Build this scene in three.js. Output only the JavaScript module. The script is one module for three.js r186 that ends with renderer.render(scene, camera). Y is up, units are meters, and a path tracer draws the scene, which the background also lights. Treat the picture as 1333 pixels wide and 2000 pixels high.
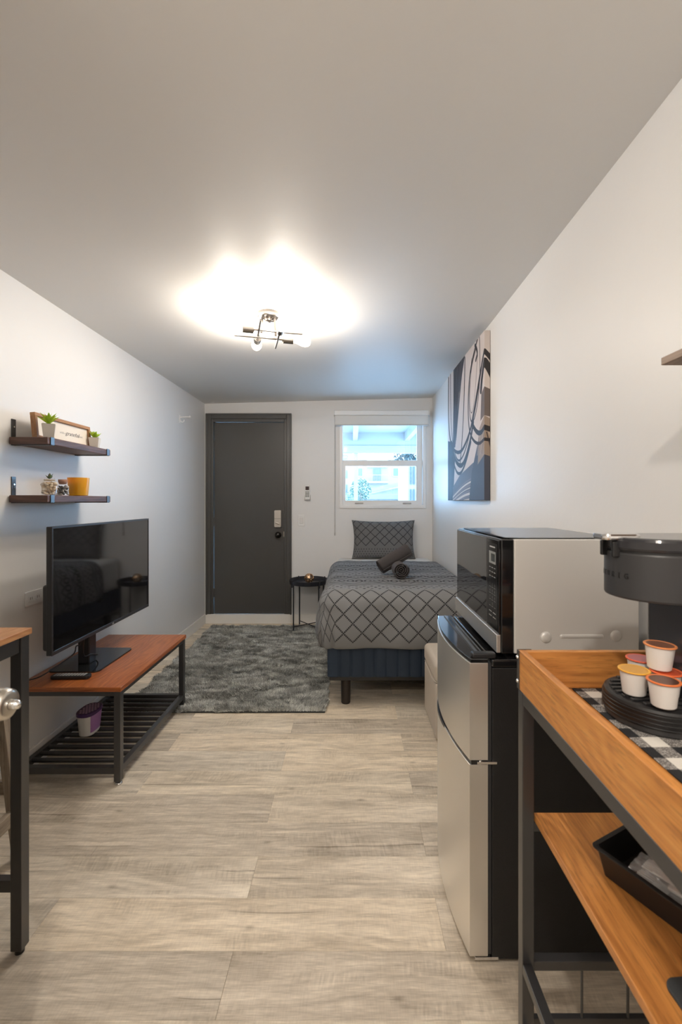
import * as THREE from 'three';
import { RoundedBoxGeometry } from 'three/addons/geometries/RoundedBoxGeometry.js';
import { mergeGeometries, mergeVertices } from 'three/addons/utils/BufferGeometryUtils.js';
import { FontLoader } from 'three/addons/loaders/FontLoader.js';
import { TextGeometry } from 'three/addons/geometries/TextGeometry.js';

// ------------------------------------------------------------------ camera, sky, large lights, exposure
const scene = new THREE.Scene();
const camera = new THREE.PerspectiveCamera(97.306, 1333 / 2000, 0.02, 300);   // a 15 mm lens held level
camera.position.set(0, 1.29, 0);
camera.lookAt(0, 1.29, -5);
camera.setViewOffset(1333, 2000, -21.5, 22, 1333, 2000);                       // lens shift
camera.focus = 2.9; camera.userData.fStop = 5.6;
scene.add(camera);
scene.background = new THREE.Color().setRGB(3.9, 7.5, 12.0);                    // overcast daylight, cool beside the warm bulbs
const renderer = new THREE.WebGLRenderer({ antialias: true });
renderer.toneMapping = THREE.LinearToneMapping;
renderer.toneMappingExposure = 1.62;
renderer.shadowMap.enabled = true;
const BULB = new THREE.Color().setRGB(1.0, 0.915, 0.82);

// ------------------------------------------------------------------ helpers
let seedState = 1234567;
const rnd = () => { seedState = (Math.imul(seedState, 1664525) + 1013904223) >>> 0; return seedState / 4294967296; };
const rr = (a, b) => a + (b - a) * rnd();
const V = (x, y, z) => new THREE.Vector3(x, y, z);
const clamp = THREE.MathUtils.clamp, lerp = THREE.MathUtils.lerp, sstep = THREE.MathUtils.smoothstep;
function hash(x, y, s) { let h = Math.imul(x, 374761393) ^ Math.imul(y, 668265263) ^ Math.imul(s, 1442695041); h = Math.imul(h ^ (h >>> 13), 1274126177); return ((h ^ (h >>> 16)) >>> 0) / 4294967296; }
function vnoise(x, y, s, px = 0, py = 0) {
  const ix = Math.floor(x), iy = Math.floor(y), fx = x - ix, fy = y - iy;
  const u = fx * fx * (3 - 2 * fx), v = fy * fy * (3 - 2 * fy);
  const m = (a, p) => (p ? ((a % p) + p) % p : a);
  const x0 = m(ix, px), x1 = m(ix + 1, px), y0 = m(iy, py), y1 = m(iy + 1, py);
  const a = hash(x0, y0, s), b = hash(x1, y0, s), c = hash(x0, y1, s), d = hash(x1, y1, s);
  return a + (b - a) * u + (c - a) * v + (a - b - c + d) * u * v;
}
function fbm(x, y, s, o = 4, px = 0, py = 0) { let t = 0, a = 0.5, n = 0; for (let i = 0; i < o; i++) { t += a * vnoise(x, y, s + i * 17, px, py); n += a; a *= 0.5; x *= 2; y *= 2; px *= 2; py *= 2; } return t / n; }
function dataTex(w, h, f, srgb = true, rep = true) {
  const d = new Uint8Array(w * h * 4);
  for (let y = 0; y < h; y++) for (let x = 0; x < w; x++) { const c = f(x, y), i = (y * w + x) * 4; d[i] = c[0]; d[i + 1] = c[1]; d[i + 2] = c[2]; d[i + 3] = 255; }
  const t = new THREE.DataTexture(d, w, h, THREE.RGBAFormat);
  t.magFilter = THREE.LinearFilter; t.minFilter = THREE.LinearMipmapLinearFilter; t.generateMipmaps = true;
  if (rep) t.wrapS = t.wrapT = THREE.RepeatWrapping;
  if (srgb) t.colorSpace = THREE.SRGBColorSpace;
  t.needsUpdate = true; return t;
}
function canvasTex(w, h, draw, srgb = true, rep = false) {
  const c = document.createElement('canvas'); c.width = w; c.height = h;
  const g = c.getContext('2d'); draw(g, w, h);
  const t = new THREE.CanvasTexture(c); if (srgb) t.colorSpace = THREE.SRGBColorSpace;
  if (rep) t.wrapS = t.wrapT = THREE.RepeatWrapping;
  return t;
}
const withRepeat = (t, a, b) => { const c = t.clone(); c.repeat.set(a, b); c.wrapS = c.wrapT = THREE.RepeatWrapping; c.needsUpdate = true; return c; };
const S = (o) => new THREE.MeshStandardMaterial(o);
const PH = (o) => new THREE.MeshPhysicalMaterial(o);
const taken = new Map();
function numbered(n) { const k = taken.get(n) ?? 0; taken.set(n, k + 1); return k ? `${n}_${String(k).padStart(3, '0')}` : n; }
function shade(o) { o.castShadow = true; o.receiveShadow = true; return o; }
function mesh(name, geo, m, parent) { const o = shade(new THREE.Mesh(geo, m)); o.name = name; parent.add(o); return o; }
function thing(name, label, category, [x, y, z] = [0, 0, 0], group) {
  const o = new THREE.Group(); o.name = numbered(name); o.position.set(x, y, z); scene.add(o);
  o.userData = { label, category }; if (group) o.userData.group = group; return o;
}
function solo(name, geo, m, label, category, pos = [0, 0, 0], group) {
  const o = mesh(numbered(name), geo, m, scene); o.position.set(...pos); o.userData = { label, category }; if (group) o.userData.group = group; return o;
}
function struct(name, geo, m) { const o = mesh(name, geo, m, scene); o.userData = { kind: 'structure' }; return o; }
function structGroup(name) { const o = new THREE.Group(); o.name = name; scene.add(o); o.userData = { kind: 'structure' }; return o; }
function flat(g) { const n = g.index ? g.toNonIndexed() : g; for (const k of Object.keys(n.attributes)) if (!['position', 'normal', 'uv'].includes(k)) n.deleteAttribute(k); if (!n.attributes.uv) n.setAttribute('uv', new THREE.BufferAttribute(new Float32Array(n.attributes.position.count * 2), 2)); n.groups.length = 0; return n; }
const merge = (list) => mergeGeometries(list.map(flat));
// box from corner to corner with rounded edges
function bx(x0, x1, y0, y1, z0, z1, r = 0.002, seg = 1) {
  const w = Math.abs(x1 - x0), h = Math.abs(y1 - y0), d = Math.abs(z1 - z0);
  r = Math.min(r, w / 2.01, h / 2.01, d / 2.01);
  const g = r > 1e-5 ? new RoundedBoxGeometry(w, h, d, seg, r) : new THREE.BoxGeometry(w, h, d);
  return g.translate((x0 + x1) / 2, (y0 + y1) / 2, (z0 + z1) / 2);
}
// uv in metres; axis = direction of the grain (u)
function metric(g, axis = 'x', off = [0, 0]) {
  const n = flat(g), p = n.attributes.position, nm = n.attributes.normal, uv = new Float32Array(p.count * 2);
  for (let t = 0; t < p.count; t += 3) {
    let ax = 0, ay = 0, az = 0; for (let k = 0; k < 3; k++) { ax += nm.getX(t + k); ay += nm.getY(t + k); az += nm.getZ(t + k); }
    ax = Math.abs(ax); ay = Math.abs(ay); az = Math.abs(az);
    const d = ax >= ay && ax >= az ? 'x' : ay >= az ? 'y' : 'z';
    for (let k = 0; k < 3; k++) {
      const c = { x: p.getX(t + k), y: p.getY(t + k), z: p.getZ(t + k) }, rest = ['x', 'y', 'z'].filter((q) => q !== d);
      const ua = rest.includes(axis) ? axis : rest[0], va = rest.find((q) => q !== ua);
      uv[(t + k) * 2] = c[ua] + off[0]; uv[(t + k) * 2 + 1] = c[va] + off[1];
    }
  }
  n.setAttribute('uv', new THREE.BufferAttribute(uv, 2)); return n;
}
function rod(a, b, r, seg = 12, r2 = r) {
  const d = b.clone().sub(a), g = new THREE.CylinderGeometry(r2, r, d.length(), seg);
  g.applyQuaternion(new THREE.Quaternion().setFromUnitVectors(V(0, 1, 0), d.clone().normalize()));
  return g.translate((a.x + b.x) / 2, (a.y + b.y) / 2, (a.z + b.z) / 2);
}
function bar(a, b, w, h, r = 0.001) {   // box section from a to b: w across, h upright
  const d = b.clone().sub(a), L = d.length(), zx = d.clone().normalize(), up = Math.abs(zx.y) > 0.95 ? V(1, 0, 0) : V(0, 1, 0);
  const xx = new THREE.Vector3().crossVectors(up, zx).normalize(), yy = new THREE.Vector3().crossVectors(zx, xx);
  const g = new RoundedBoxGeometry(w, h, L, 1, r);
  return g.applyMatrix4(new THREE.Matrix4().makeBasis(xx, yy, zx)).translate((a.x + b.x) / 2, (a.y + b.y) / 2, (a.z + b.z) / 2);
}
const lathe = (pts, seg = 32) => new THREE.LatheGeometry(pts.map(([x, y]) => new THREE.Vector2(x, y)), seg);
const tube = (pts, r, n = 40, seg = 8) => new THREE.TubeGeometry(new THREE.CatmullRomCurve3(pts), n, r, seg);
// prism from a plan outline [x, z], from y0 to y1
function prism(pts, y0, y1, bevel = 0, curveSegments = 12) {
  const sh = pts instanceof THREE.Shape ? pts : new THREE.Shape(pts.map(([x, z]) => new THREE.Vector2(x, -z)));
  const g = new THREE.ExtrudeGeometry(sh, { depth: y1 - y0 - 2 * bevel, bevelEnabled: bevel > 0, bevelThickness: bevel, bevelSize: bevel, bevelOffset: -bevel, bevelSegments: 2, curveSegments });
  return g.rotateX(-Math.PI / 2).translate(0, y0 + bevel, 0);
}
function rectShape(x0, x1, y0, y1, holes = []) {
  const s = new THREE.Shape([[x0, y0], [x1, y0], [x1, y1], [x0, y1]].map((p) => new THREE.Vector2(...p)));
  for (const [a, b, c, d] of holes) s.holes.push(new THREE.Path([[a, c], [a, d], [b, d], [b, c]].map((p) => new THREE.Vector2(...p))));
  return s;
}
function roundShape(x0, x1, y0, y1, r) {
  const s = new THREE.Shape();
  s.moveTo(x0 + r, y0); s.lineTo(x1 - r, y0); s.absarc(x1 - r, y0 + r, r, -Math.PI / 2, 0); s.lineTo(x1, y1 - r); s.absarc(x1 - r, y1 - r, r, 0, Math.PI / 2);
  s.lineTo(x0 + r, y1); s.absarc(x0 + r, y1 - r, r, Math.PI / 2, Math.PI); s.lineTo(x0, y0 + r); s.absarc(x0 + r, y0 + r, r, Math.PI, 1.5 * Math.PI); return s;
}
function extrude(shape, depth, bevel = 0, seg = 12) {
  return new THREE.ExtrudeGeometry(shape, { depth: depth - 2 * bevel, bevelEnabled: bevel > 0, bevelThickness: bevel, bevelSize: bevel, bevelOffset: -bevel, bevelSegments: 2, curveSegments: seg }).translate(0, 0, bevel);
}

// ------------------------------------------------------------------ room measures (metres)
const XL = -1.551, XR = 0.845, D = 4.74, ZB = -D, ZF = 0.95, H_L = 2.31, H_R = 2.372;

// ------------------------------------------------------------------ textures and materials
const paintBump = dataTex(512, 512, (x, y) => { const v = 128 + 70 * (fbm(x / 8, y / 8, 5, 3, 64, 64) - 0.5) + 120 * (fbm(x / 64, y / 64, 9, 3, 8, 8) - 0.5); return [v, v, v]; }, false);
const wallBump = withRepeat(paintBump, 1.1, 1.1);
const wallM = S({ color: new THREE.Color().setRGB(0.755, 0.745, 0.73), roughness: 0.44, bumpMap: wallBump, bumpScale: 0.001 });
const ceilM = S({ color: new THREE.Color().setRGB(0.75, 0.735, 0.705), roughness: 0.5, bumpMap: withRepeat(paintBump, 0.6, 0.6), bumpScale: 0.0012 });
const trimM = S({ color: new THREE.Color().setRGB(0.80, 0.78, 0.74), roughness: 0.35 });
const vinylM = S({ color: new THREE.Color().setRGB(0.82, 0.81, 0.79), roughness: 0.3 });
const doorM = S({ color: new THREE.Color().setRGB(0.075, 0.072, 0.068), roughness: 0.33, bumpMap: withRepeat(paintBump, 1.5, 1.5), bumpScale: 0.0012 });
const blackMetal = PH({ color: new THREE.Color().setRGB(0.024, 0.024, 0.026), roughness: 0.34, ior: 1.75 });
const blackSatin = S({ color: new THREE.Color().setRGB(0.012, 0.012, 0.013), roughness: 0.38 });
const blackGloss = PH({ color: new THREE.Color().setRGB(0.008, 0.008, 0.009), roughness: 0.09, clearcoat: 0.5, clearcoatRoughness: 0.05 });
const nickel = S({ color: new THREE.Color().setRGB(0.66, 0.62, 0.56), roughness: 0.28, metalness: 1 });
const chrome = S({ color: new THREE.Color().setRGB(0.8, 0.8, 0.8), roughness: 0.12, metalness: 1 });
const steel = S({ color: new THREE.Color().setRGB(0.8, 0.78, 0.75), roughness: 0.36, metalness: 0.95 });
const greySteel = S({ color: new THREE.Color().setRGB(0.66, 0.645, 0.62), roughness: 0.42, metalness: 0.3 });
const whitePlastic = S({ color: new THREE.Color().setRGB(0.8, 0.79, 0.77), roughness: 0.35 });
const glassPane = PH({ color: 0xffffff, transmission: 1, thickness: 0, roughness: 0.0, ior: 1.5 });
const clearGlass = PH({ color: 0xffffff, transmission: 1, thickness: 0, roughness: 0.02, ior: 1.45 });

function woodTex(seed, light, mid, dark, w = 1024, h = 512, rings = 16) {   // tile of 1 m (grain) by 0.5 m
  return dataTex(w, h, (x, y) => {
    const u = x / w, v = y / h;
    const warp = fbm(u * 3, v * 4, seed, 3, 3, 4) - 0.5;
    const ring = 0.5 + 0.5 * Math.sin((v * rings + warp * 7) * Math.PI * 2);
    const fine = fbm(u * 8, v * 128, seed + 3, 4, 8, 128), broad = fbm(u * 2, v * 8, seed + 7, 3, 2, 8);
    const pore = sstep(fbm(u * 40, v * 256, seed + 11, 2, 40, 256), 0.62, 0.8);
    let t = 0.22 * ring + 0.6 * fine + 0.45 * broad - 0.18; t = clamp(t, 0, 1);
    const a = t < 0.5 ? t * 2 : (t - 0.5) * 2, A = t < 0.5 ? dark : mid, B = t < 0.5 ? mid : light;
    return [0, 1, 2].map((k) => clamp((A[k] + (B[k] - A[k]) * a) * (1 - 0.12 * pore), 0, 255));
  });
}
const woodBump = dataTex(512, 256, (x, y) => { const v = 255 * fbm(x / 512 * 10, y / 256 * 120, 77, 3, 10, 120); return [v, v, v]; }, false);
const metreWood = (t) => withRepeat(t, 1, 2);
const bumpW = withRepeat(woodBump, 1, 2);
const redWood = S({ map: metreWood(woodTex(101, [200, 128, 72], [168, 96, 50], [120, 64, 36])), roughness: 0.32, bumpMap: bumpW, bumpScale: 0.0004 });
const oakWood = S({ map: metreWood(woodTex(201, [226, 164, 92], [204, 138, 72], [164, 104, 52])), roughness: 0.42, bumpMap: bumpW, bumpScale: 0.0006 });
const deskWood = S({ map: metreWood(woodTex(301, [222, 172, 124], [204, 148, 100], [168, 110, 70])), roughness: 0.4, bumpMap: bumpW, bumpScale: 0.0004 });
const darkWood = S({ map: metreWood(woodTex(401, [126, 92, 78], [96, 68, 58], [64, 46, 40])), roughness: 0.5, bumpMap: bumpW, bumpScale: 0.0008 });
const greyWood = S({ map: metreWood(woodTex(501, [190, 174, 154], [158, 144, 126], [118, 106, 94])), roughness: 0.6, bumpMap: bumpW, bumpScale: 0.0008 });
const frameWood = S({ map: metreWood(woodTex(601, [190, 146, 102], [164, 118, 78], [126, 88, 58])), roughness: 0.55 });
const taupeWood = S({ map: metreWood(woodTex(651, [176, 150, 126], [142, 118, 98], [108, 90, 76])), roughness: 0.5 });

const weave = dataTex(256, 256, (x, y) => { const v = 128 + 60 * Math.sin(x * Math.PI / 4) * Math.cos(y * Math.PI / 4) + 60 * (fbm(x / 4, y / 4, 3, 2, 64, 64) - 0.5); return [v, v, v]; }, false);

// floor boards: eight boards of 1.22 x 0.172 m stacked in one texture
const boardTones = [[0, 0, 0], [-9, -9, -8], [7, 7, 6], [3, 0, -4], [-4, -2, 0], [10, 8, 5], [-12, -11, -9], [4, 5, 6]];
const boardTex = dataTex(2048, 2048, (x, y) => {
  const k = y >> 8, u = x / 2048 * 1.22, v = (y & 255) / 256 * 0.172, s = 900 + k * 37;
  const warp = fbm(u * 2.2, v * 12, s, 3) - 0.5;
  const fine = fbm(u * 36, v * 460, s + 3, 3) - 0.5, mid = fbm(u * 11 + warp, v * 85 + warp * 5, s + 5, 3) - 0.5, broad = fbm(u * 3, v * 24 + warp * 3, s + 7, 4) - 0.5;
  let t = 34 * fine + 44 * mid + 56 * broad + 9 * (vnoise(u * 420, v * 60, s + 29) - 0.5);
  const patch = sstep(fbm(u * 3.4 + 9, v * 20, s + 13, 3), 0.58, 0.72);                       // figured, sawn patches
  t -= patch * (6 + 20 * (vnoise(u * 190 + v * 30, v * 26, s + 17) - 0.35));
  const v0 = 0.05 + 0.07 * hash(k, 3, 5) + 0.03 * (fbm(u * 3, 0.5, s + 19, 3) - 0.5), on = sstep(fbm(u * 2.1 + 4, 0.3, s + 23, 2), 0.5, 0.62);
  t -= on * 62 * Math.exp(-(((v - v0) / 0.0011) ** 2)) + on * 16 * Math.exp(-(((v - v0) / 0.006) ** 2));
  const kx = 0.2 + 0.8 * hash(k, 7, 9), ky = 0.03 + 0.11 * hash(k, 8, 9), kr = Math.hypot((u - kx) / 2.2, v - ky) / 0.007;
  t -= 42 * Math.exp(-kr * kr);
  const tone = boardTones[k];
  return [clamp(213 + t + tone[0], 0, 255), clamp(200 + t * 1.0 + tone[1], 0, 255), clamp(180 + t * 0.98 + tone[2], 0, 255)];
}, true, false);
const boardM = S({ map: boardTex, roughness: 0.46, bumpMap: boardTex, bumpScale: 0.0003 });

// ------------------------------------------------------------------ the setting
{
  const floor = structGroup('floor');
  mesh('subfloor', new THREE.BoxGeometry(XR - XL + 0.24, 0.1, ZF + D + 0.24).translate((XL + XR) / 2, -0.0575, (ZF - D) / 2), S({ color: new THREE.Color().setRGB(0.06, 0.05, 0.04), roughness: 0.9 }), floor);
  const W = 0.172, L = 1.22, gap = 0.00025, ch = 0.0006, th = 0.0075;
  const kmin = Math.floor((-ZF - 1.291) / W), kmax = Math.ceil((D - 1.291) / W);
  for (let k = kmin; k < kmax; k++) {
    const d0 = Math.max(1.291 + k * W, -ZF), d1 = Math.min(1.291 + (k + 1) * W, D); if (d1 - d0 < 0.01) continue;
    const start = (((k % 2) + 2) % 2 ? -0.34 : -0.95) - 2 * L;
    for (let i = 0; i < 6; i++) {
      const a0 = start + i * L, a1 = a0 + L, x0 = Math.max(a0, XL), x1 = Math.min(a1, XR); if (x1 - x0 < 0.01) continue;
      const A = [x0 + gap, -d1 + gap], B = [x1 - gap, -d0 - gap], p = [], uv = [];
      const v = (rnd() * 8) | 0, fu = rnd() < 0.5, fv = rnd() < 0.5;
      const UV = (x, z) => { let u = (x - a0) / L, w = (-z - (1.291 + k * W)) / W; if (fu) u = 1 - u; if (fv) w = 1 - w; return [clamp(u, 0.002, 0.998), (v + clamp(w, 0.01, 0.99)) / 8]; };
      const quad = (a, b, c, d) => { for (const q of [a, b, c, a, c, d]) { p.push(...q); uv.push(...UV(q[0], q[2])); } };
      const o = [[A[0], A[1]], [B[0], A[1]], [B[0], B[1]], [A[0], B[1]]], n = [[A[0] + ch, A[1] + ch], [B[0] - ch, A[1] + ch], [B[0] - ch, B[1] - ch], [A[0] + ch, B[1] - ch]];
      const at = (q, y) => [q[0], y, q[1]];
      quad(at(n[3], 0), at(n[2], 0), at(n[1], 0), at(n[0], 0));
      for (let e = 0; e < 4; e++) { const f = (e + 1) % 4; quad(at(o[f], -ch * 0.7), at(o[e], -ch * 0.7), at(n[e], 0), at(n[f], 0)); quad(at(o[f], -th), at(o[e], -th), at(o[e], -ch * 0.7), at(o[f], -ch * 0.7)); }
      const g = new THREE.BufferGeometry(); g.setAttribute('position', new THREE.Float32BufferAttribute(p, 3)); g.setAttribute('uv', new THREE.Float32BufferAttribute(uv, 2)); g.computeVertexNormals();
      mesh('plank', g, boardM, floor);
    }
  }
}
const T = 0.12, TOP = 2.5;
struct('wall_left', metric(bx(XL - T, XL, -0.1, TOP, -D - T, ZF + T, 0), 'z'), wallM);
struct('wall_right', metric(bx(XR, XR + T, -0.1, TOP, -D - T, ZF + T, 0), 'z'), wallM);
struct('wall_front', metric(bx(XL, XR, -0.1, TOP, ZF, ZF + T, 0), 'x'), wallM);
const DOOR = { x0: -1.470, x1: -0.700, y0: 0.095, y1: 2.13 }, WIN = { x0: -0.118, x1: 0.764, y0: 1.222, y1: 2.16 };
struct('wall_back', metric(extrude(rectShape(XL, XR, -0.1, TOP, [[DOOR.x0, DOOR.x1, DOOR.y0, DOOR.y1], [WIN.x0, WIN.x1, WIN.y0, WIN.y1]]), T).translate(0, 0, -D - T), 'x'), wallM);
{
  const s = new THREE.Shape([[XL - T, H_L - 0.003], [XR + T, H_R + 0.003], [XR + T, 2.6], [XL - T, 2.6]].map((p) => new THREE.Vector2(...p)));
  struct('ceiling', metric(extrude(s, ZF + D + 2 * T).translate(0, 0, -D - T), 'z'), ceilM);
}
struct('wall_inner', metric(bx(-0.80, -0.70, 0, TOP - 0.16, 0.02, ZF, 0), 'z'), wallM);      // partition beside the camera
const base = (a, b) => bx(...a, 0, 0.1, ...b, 0.004, 1);
struct('baseboard_left', base([XL, XL + 0.014], [-D, ZF]), trimM);
struct('baseboard_back', merge([base([DOOR.x1 + 0.062, XR], [-D, -D + 0.014]), base([XL + 0.014, DOOR.x1 + 0.062], [-D, -D + 0.02])]), trimM);
struct('baseboard_right', base([XR - 0.014, XR], [-D + 0.014, ZF]), trimM);
struct('trim_1', bx(DOOR.x1 + 0.04, DOOR.x1 + 0.062, 0.005, 0.094, -D + 0.012, -D + 0.03, 0.003), trimM);

{ // dark entry door with its casing
  const t = structGroup('door_1'); t.position.set((DOOR.x0 + DOOR.x1) / 2, DOOR.y0, -D);
  const w = (DOOR.x1 - DOOR.x0) / 2, h = DOOR.y1 - DOOR.y0, ow = 0.06;
  mesh('slab', metric(bx(-w + 0.016, w - 0.016, 0.004, h - 0.014, -0.06, -0.014, 0.002), 'y'), doorM, t);
  const cas = (x0, x1, y0, y1) => merge([bx(x0, x1, y0, y1, 0, 0.016, 0.004)]);
  mesh('casing', cas(-w - ow, -w - 0.012, 0, h + 0.07), doorM, t);
  mesh('casing', cas(w + 0.012, w + ow, 0, h + 0.07), doorM, t);
  mesh('casing', cas(-w - 0.012, w + 0.012, h + 0.02, h + 0.07), doorM, t);
  mesh('jamb', bx(-w - 0.012, -w + 0.013, 0, h + 0.02, -0.1, 0.009, 0.003), doorM, t);
  mesh('jamb', bx(w - 0.013, w + 0.012, 0, h + 0.02, -0.1, 0.009, 0.003), doorM, t);
  mesh('jamb', bx(-w + 0.013, w - 0.013, h - 0.012, h + 0.02, -0.1, 0.009, 0.003), doorM, t);
  mesh('bead', bx(-w - ow - 0.006, -w - ow + 0.012, 0, h + 0.076, 0.006, 0.024, 0.004), doorM, t);
  mesh('bead', bx(w + ow - 0.012, w + ow + 0.006, 0, h + 0.076, 0.006, 0.024, 0.004), doorM, t);
  mesh('bead', bx(-w - ow + 0.012, w + ow - 0.012, h + 0.06, h + 0.076, 0.006, 0.024, 0.004), doorM, t);
  for (const y of [1.74, 0.93, 0.18]) mesh('hinge', merge([rod(V(-w + 0.014, y, -0.008), V(-w + 0.014, y + 0.09, -0.008), 0.007), bx(-w + 0.014, -w + 0.03, y, y + 0.09, -0.016, -0.012, 0.001)]), doorM, t);
  const kx = w - 0.082;
  const lock = mesh('keypad_lock', extrude(roundShape(kx - 0.036, kx + 0.036, 0.915, 1.095, 0.012), 0.026, 0.004).translate(0, 0, -0.014), S({ color: new THREE.Color().setRGB(0.62, 0.57, 0.51), roughness: 0.35, metalness: 0.6 }), t);
  lock.userData.label = 'satin nickel keypad deadbolt';
  mesh('seam', bx(kx - 0.036, kx + 0.036, 1.005, 1.008, 0.0105, 0.0128, 0.0005), S({ color: new THREE.Color().setRGB(0.12, 0.11, 0.1), roughness: 0.6 }), lock);
  mesh('thumb_turn', bar(V(kx - 0.02, 0.966, 0.022), V(kx + 0.02, 0.952, 0.022), 0.014, 0.012, 0.004), nickel, lock);
  const knob = mesh('door_knob', lathe([[0, 0.062], [0.02, 0.06], [0.027, 0.05], [0.026, 0.038], [0.012, 0.03], [0.012, 0.01], [0.032, 0.008], [0.034, 0], [0, 0]], 28).rotateX(Math.PI / 2).translate(kx + 0.004, 0.835, -0.014), S({ color: new THREE.Color().setRGB(0.02, 0.018, 0.016), roughness: 0.22, metalness: 0.7 }), t);
  knob.userData.label = 'black round door knob';
  mesh('latch_plate', bx(w - 0.024, w - 0.014, 0.815, 0.87, -0.016, -0.008, 0.001), nickel, t);
}
{ // white sash window with glass
  const t = structGroup('window_1'); t.position.set(0, 0, -D);
  const ring = (x0, x1, y0, y1, b, z0, z1) => extrude(rectShape(x0, x1, y0, y1, [[x0 + b[0], x1 - b[1], y0 + b[2], y1 - b[3]]]), z1 - z0, 0.002).translate(0, 0, z0);
  mesh('window_frame', ring(WIN.x0 - 0.012, WIN.x1 + 0.012, WIN.y0 - 0.012, WIN.y1 + 0.012, [0.032, 0.032, 0.035, 0.032], -0.09, 0.012), vinylM, t);
  const up = mesh('upper_sash', ring(WIN.x0 + 0.02, WIN.x1 - 0.02, 1.66, WIN.y1 - 0.018, [0.004, 0.056, 0.05, 0.03], -0.075, -0.045), vinylM, t);
  mesh('pane', bx(WIN.x0 + 0.022, WIN.x1 - 0.07, 1.70, WIN.y1 - 0.04, -0.062, -0.058, 0), glassPane, up);
  const lo = mesh('lower_sash', ring(WIN.x0 + 0.02, WIN.x1 - 0.024, WIN.y0 + 0.022, 1.716, [0.03, 0.065, 0.048, 0.06], -0.04, -0.008), vinylM, t);
  mesh('pane', bx(WIN.x0 + 0.048, WIN.x1 - 0.088, WIN.y0 + 0.068, 1.658, -0.026, -0.022, 0), glassPane, lo);
  for (const x of [0.075, 0.58]) mesh('sash_pull', extrude(roundShape(x - 0.045, x + 0.045, WIN.y0 + 0.034, WIN.y0 + 0.048, 0.006), 0.012, 0.002).translate(0, 0, -0.009), S({ color: new THREE.Color().setRGB(0.42, 0.40, 0.37), roughness: 0.5 }), lo);
}
{ // second door, standing open beside the camera; only its knob shows
  const t = structGroup('door_2'); t.position.set(-0.681, 0.01, -0.02); t.rotation.y = -0.02;
  mesh('slab', metric(bx(-0.035, 0, 0, 2.03, -0.79, 0, 0.002), 'y'), S({ color: new THREE.Color().setRGB(0.78, 0.76, 0.73), roughness: 0.4 }), t);
  const k = mesh('door_knob', lathe([[0, 0.088], [0.018, 0.088], [0.0245, 0.084], [0.0265, 0.072], [0.0265, 0.05], [0.022, 0.034], [0.013, 0.026], [0.013, 0.01], [0.031, 0.008], [0.032, 0], [0, 0]], 40).rotateZ(-Math.PI / 2).translate(0, 0.935, -0.745), nickel, t);
  k.userData.label = 'brushed nickel door knob';
  mesh('privacy_button', merge([lathe([[0, 0.016], [0.007, 0.014], [0.009, 0], [0, 0]], 20).rotateZ(-Math.PI / 2).translate(0.088, 0.935, -0.745)]), chrome, k);
  for (const y of [0.25, 1.0, 1.75]) mesh('hinge', rod(V(-0.004, y, 0.008), V(-0.004, y + 0.09, 0.008), 0.007), nickel, t);
}

// ------------------------------------------------------------------ ceiling fixture with four bulbs
{
  const C = V(-0.467, 2.215, -2.52), yc = H_L + (C.x - XL) / (XR - XL) * (H_R - H_L) - 0.001;
  const t = thing('ceiling_light', 'brushed nickel pinwheel ceiling light with four bare glowing bulbs', 'ceiling light', [C.x, yc, C.z]);
  const dy = C.y - yc, th = 0.26, e1 = V(Math.cos(th), 0, -Math.sin(th)), e2 = V(-Math.sin(th), 0, -Math.cos(th));
  const P = (a, b, y) => e1.clone().multiplyScalar(a).add(e2.clone().multiplyScalar(b)).add(V(0, dy + y, 0));
  const nickel = S({ color: new THREE.Color().setRGB(0.30, 0.275, 0.25), roughness: 0.34, metalness: 1 });
  mesh('canopy', lathe([[0, -0.028], [0.056, -0.028], [0.061, -0.024], [0.062, 0], [0, 0]], 40), nickel, t);
  mesh('finial', lathe([[0, -0.048], [0.016, -0.046], [0.03, -0.028], [0, -0.028]], 24), nickel, t);
  mesh('stem', bar(P(-0.04, 0, 0.012), V(-0.034, -0.02, 0), 0.012, 0.012), nickel, t);
  mesh('stem', bar(P(0.04, 0, 0.0), V(0.034, -0.02, 0), 0.012, 0.012), nickel, t);
  const bulbG = lathe([[0.001, 0], [0.013, 0.002], [0.014, 0.012], [0.019, 0.03], [0.028, 0.052], [0.031, 0.07], [0.028, 0.088], [0.018, 0.1], [0.001, 0.104]], 28);
  const bulbM = PH({ color: new THREE.Color().setRGB(1, 0.95, 0.88), roughness: 0.15, emissive: new THREE.Color().setRGB(1, 0.86, 0.68), emissiveIntensity: 2.6 });
  const arms = [[(s) => P(s, -0.034, 0.012), -1], [(s) => P(s, 0.034, -0.004), 1], [(s) => P(-0.055, s, 0.01), 1], [(s) => P(0.055, s, -0.006), -1]];
  for (const [at, sg] of arms) {
    const arm = mesh('arm', rod(at(-sg * 0.185), at(sg * 0.09), 0.0055, 12), nickel, t);
    mesh('socket', merge([rod(at(sg * 0.085), at(sg * 0.142), 0.021, 24), rod(at(sg * 0.08), at(sg * 0.086), 0.012, 20)]), nickel, arm);
    const dir = at(sg).clone().sub(at(0)).normalize(), g = bulbG.clone().applyQuaternion(new THREE.Quaternion().setFromUnitVectors(V(0, 1, 0), dir));
    const p = at(sg * 0.14); g.translate(p.x, p.y, p.z);
    mesh('bulb', g, bulbM, arm);
    const l = new THREE.PointLight(BULB, 0.41), q = at(sg * 0.205); l.position.copy(q); l.castShadow = true; l.shadow.radius = 1.3; l.shadow.bias = -0.002; l.name = 'bulb_light'; t.add(l);
  }
}
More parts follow.
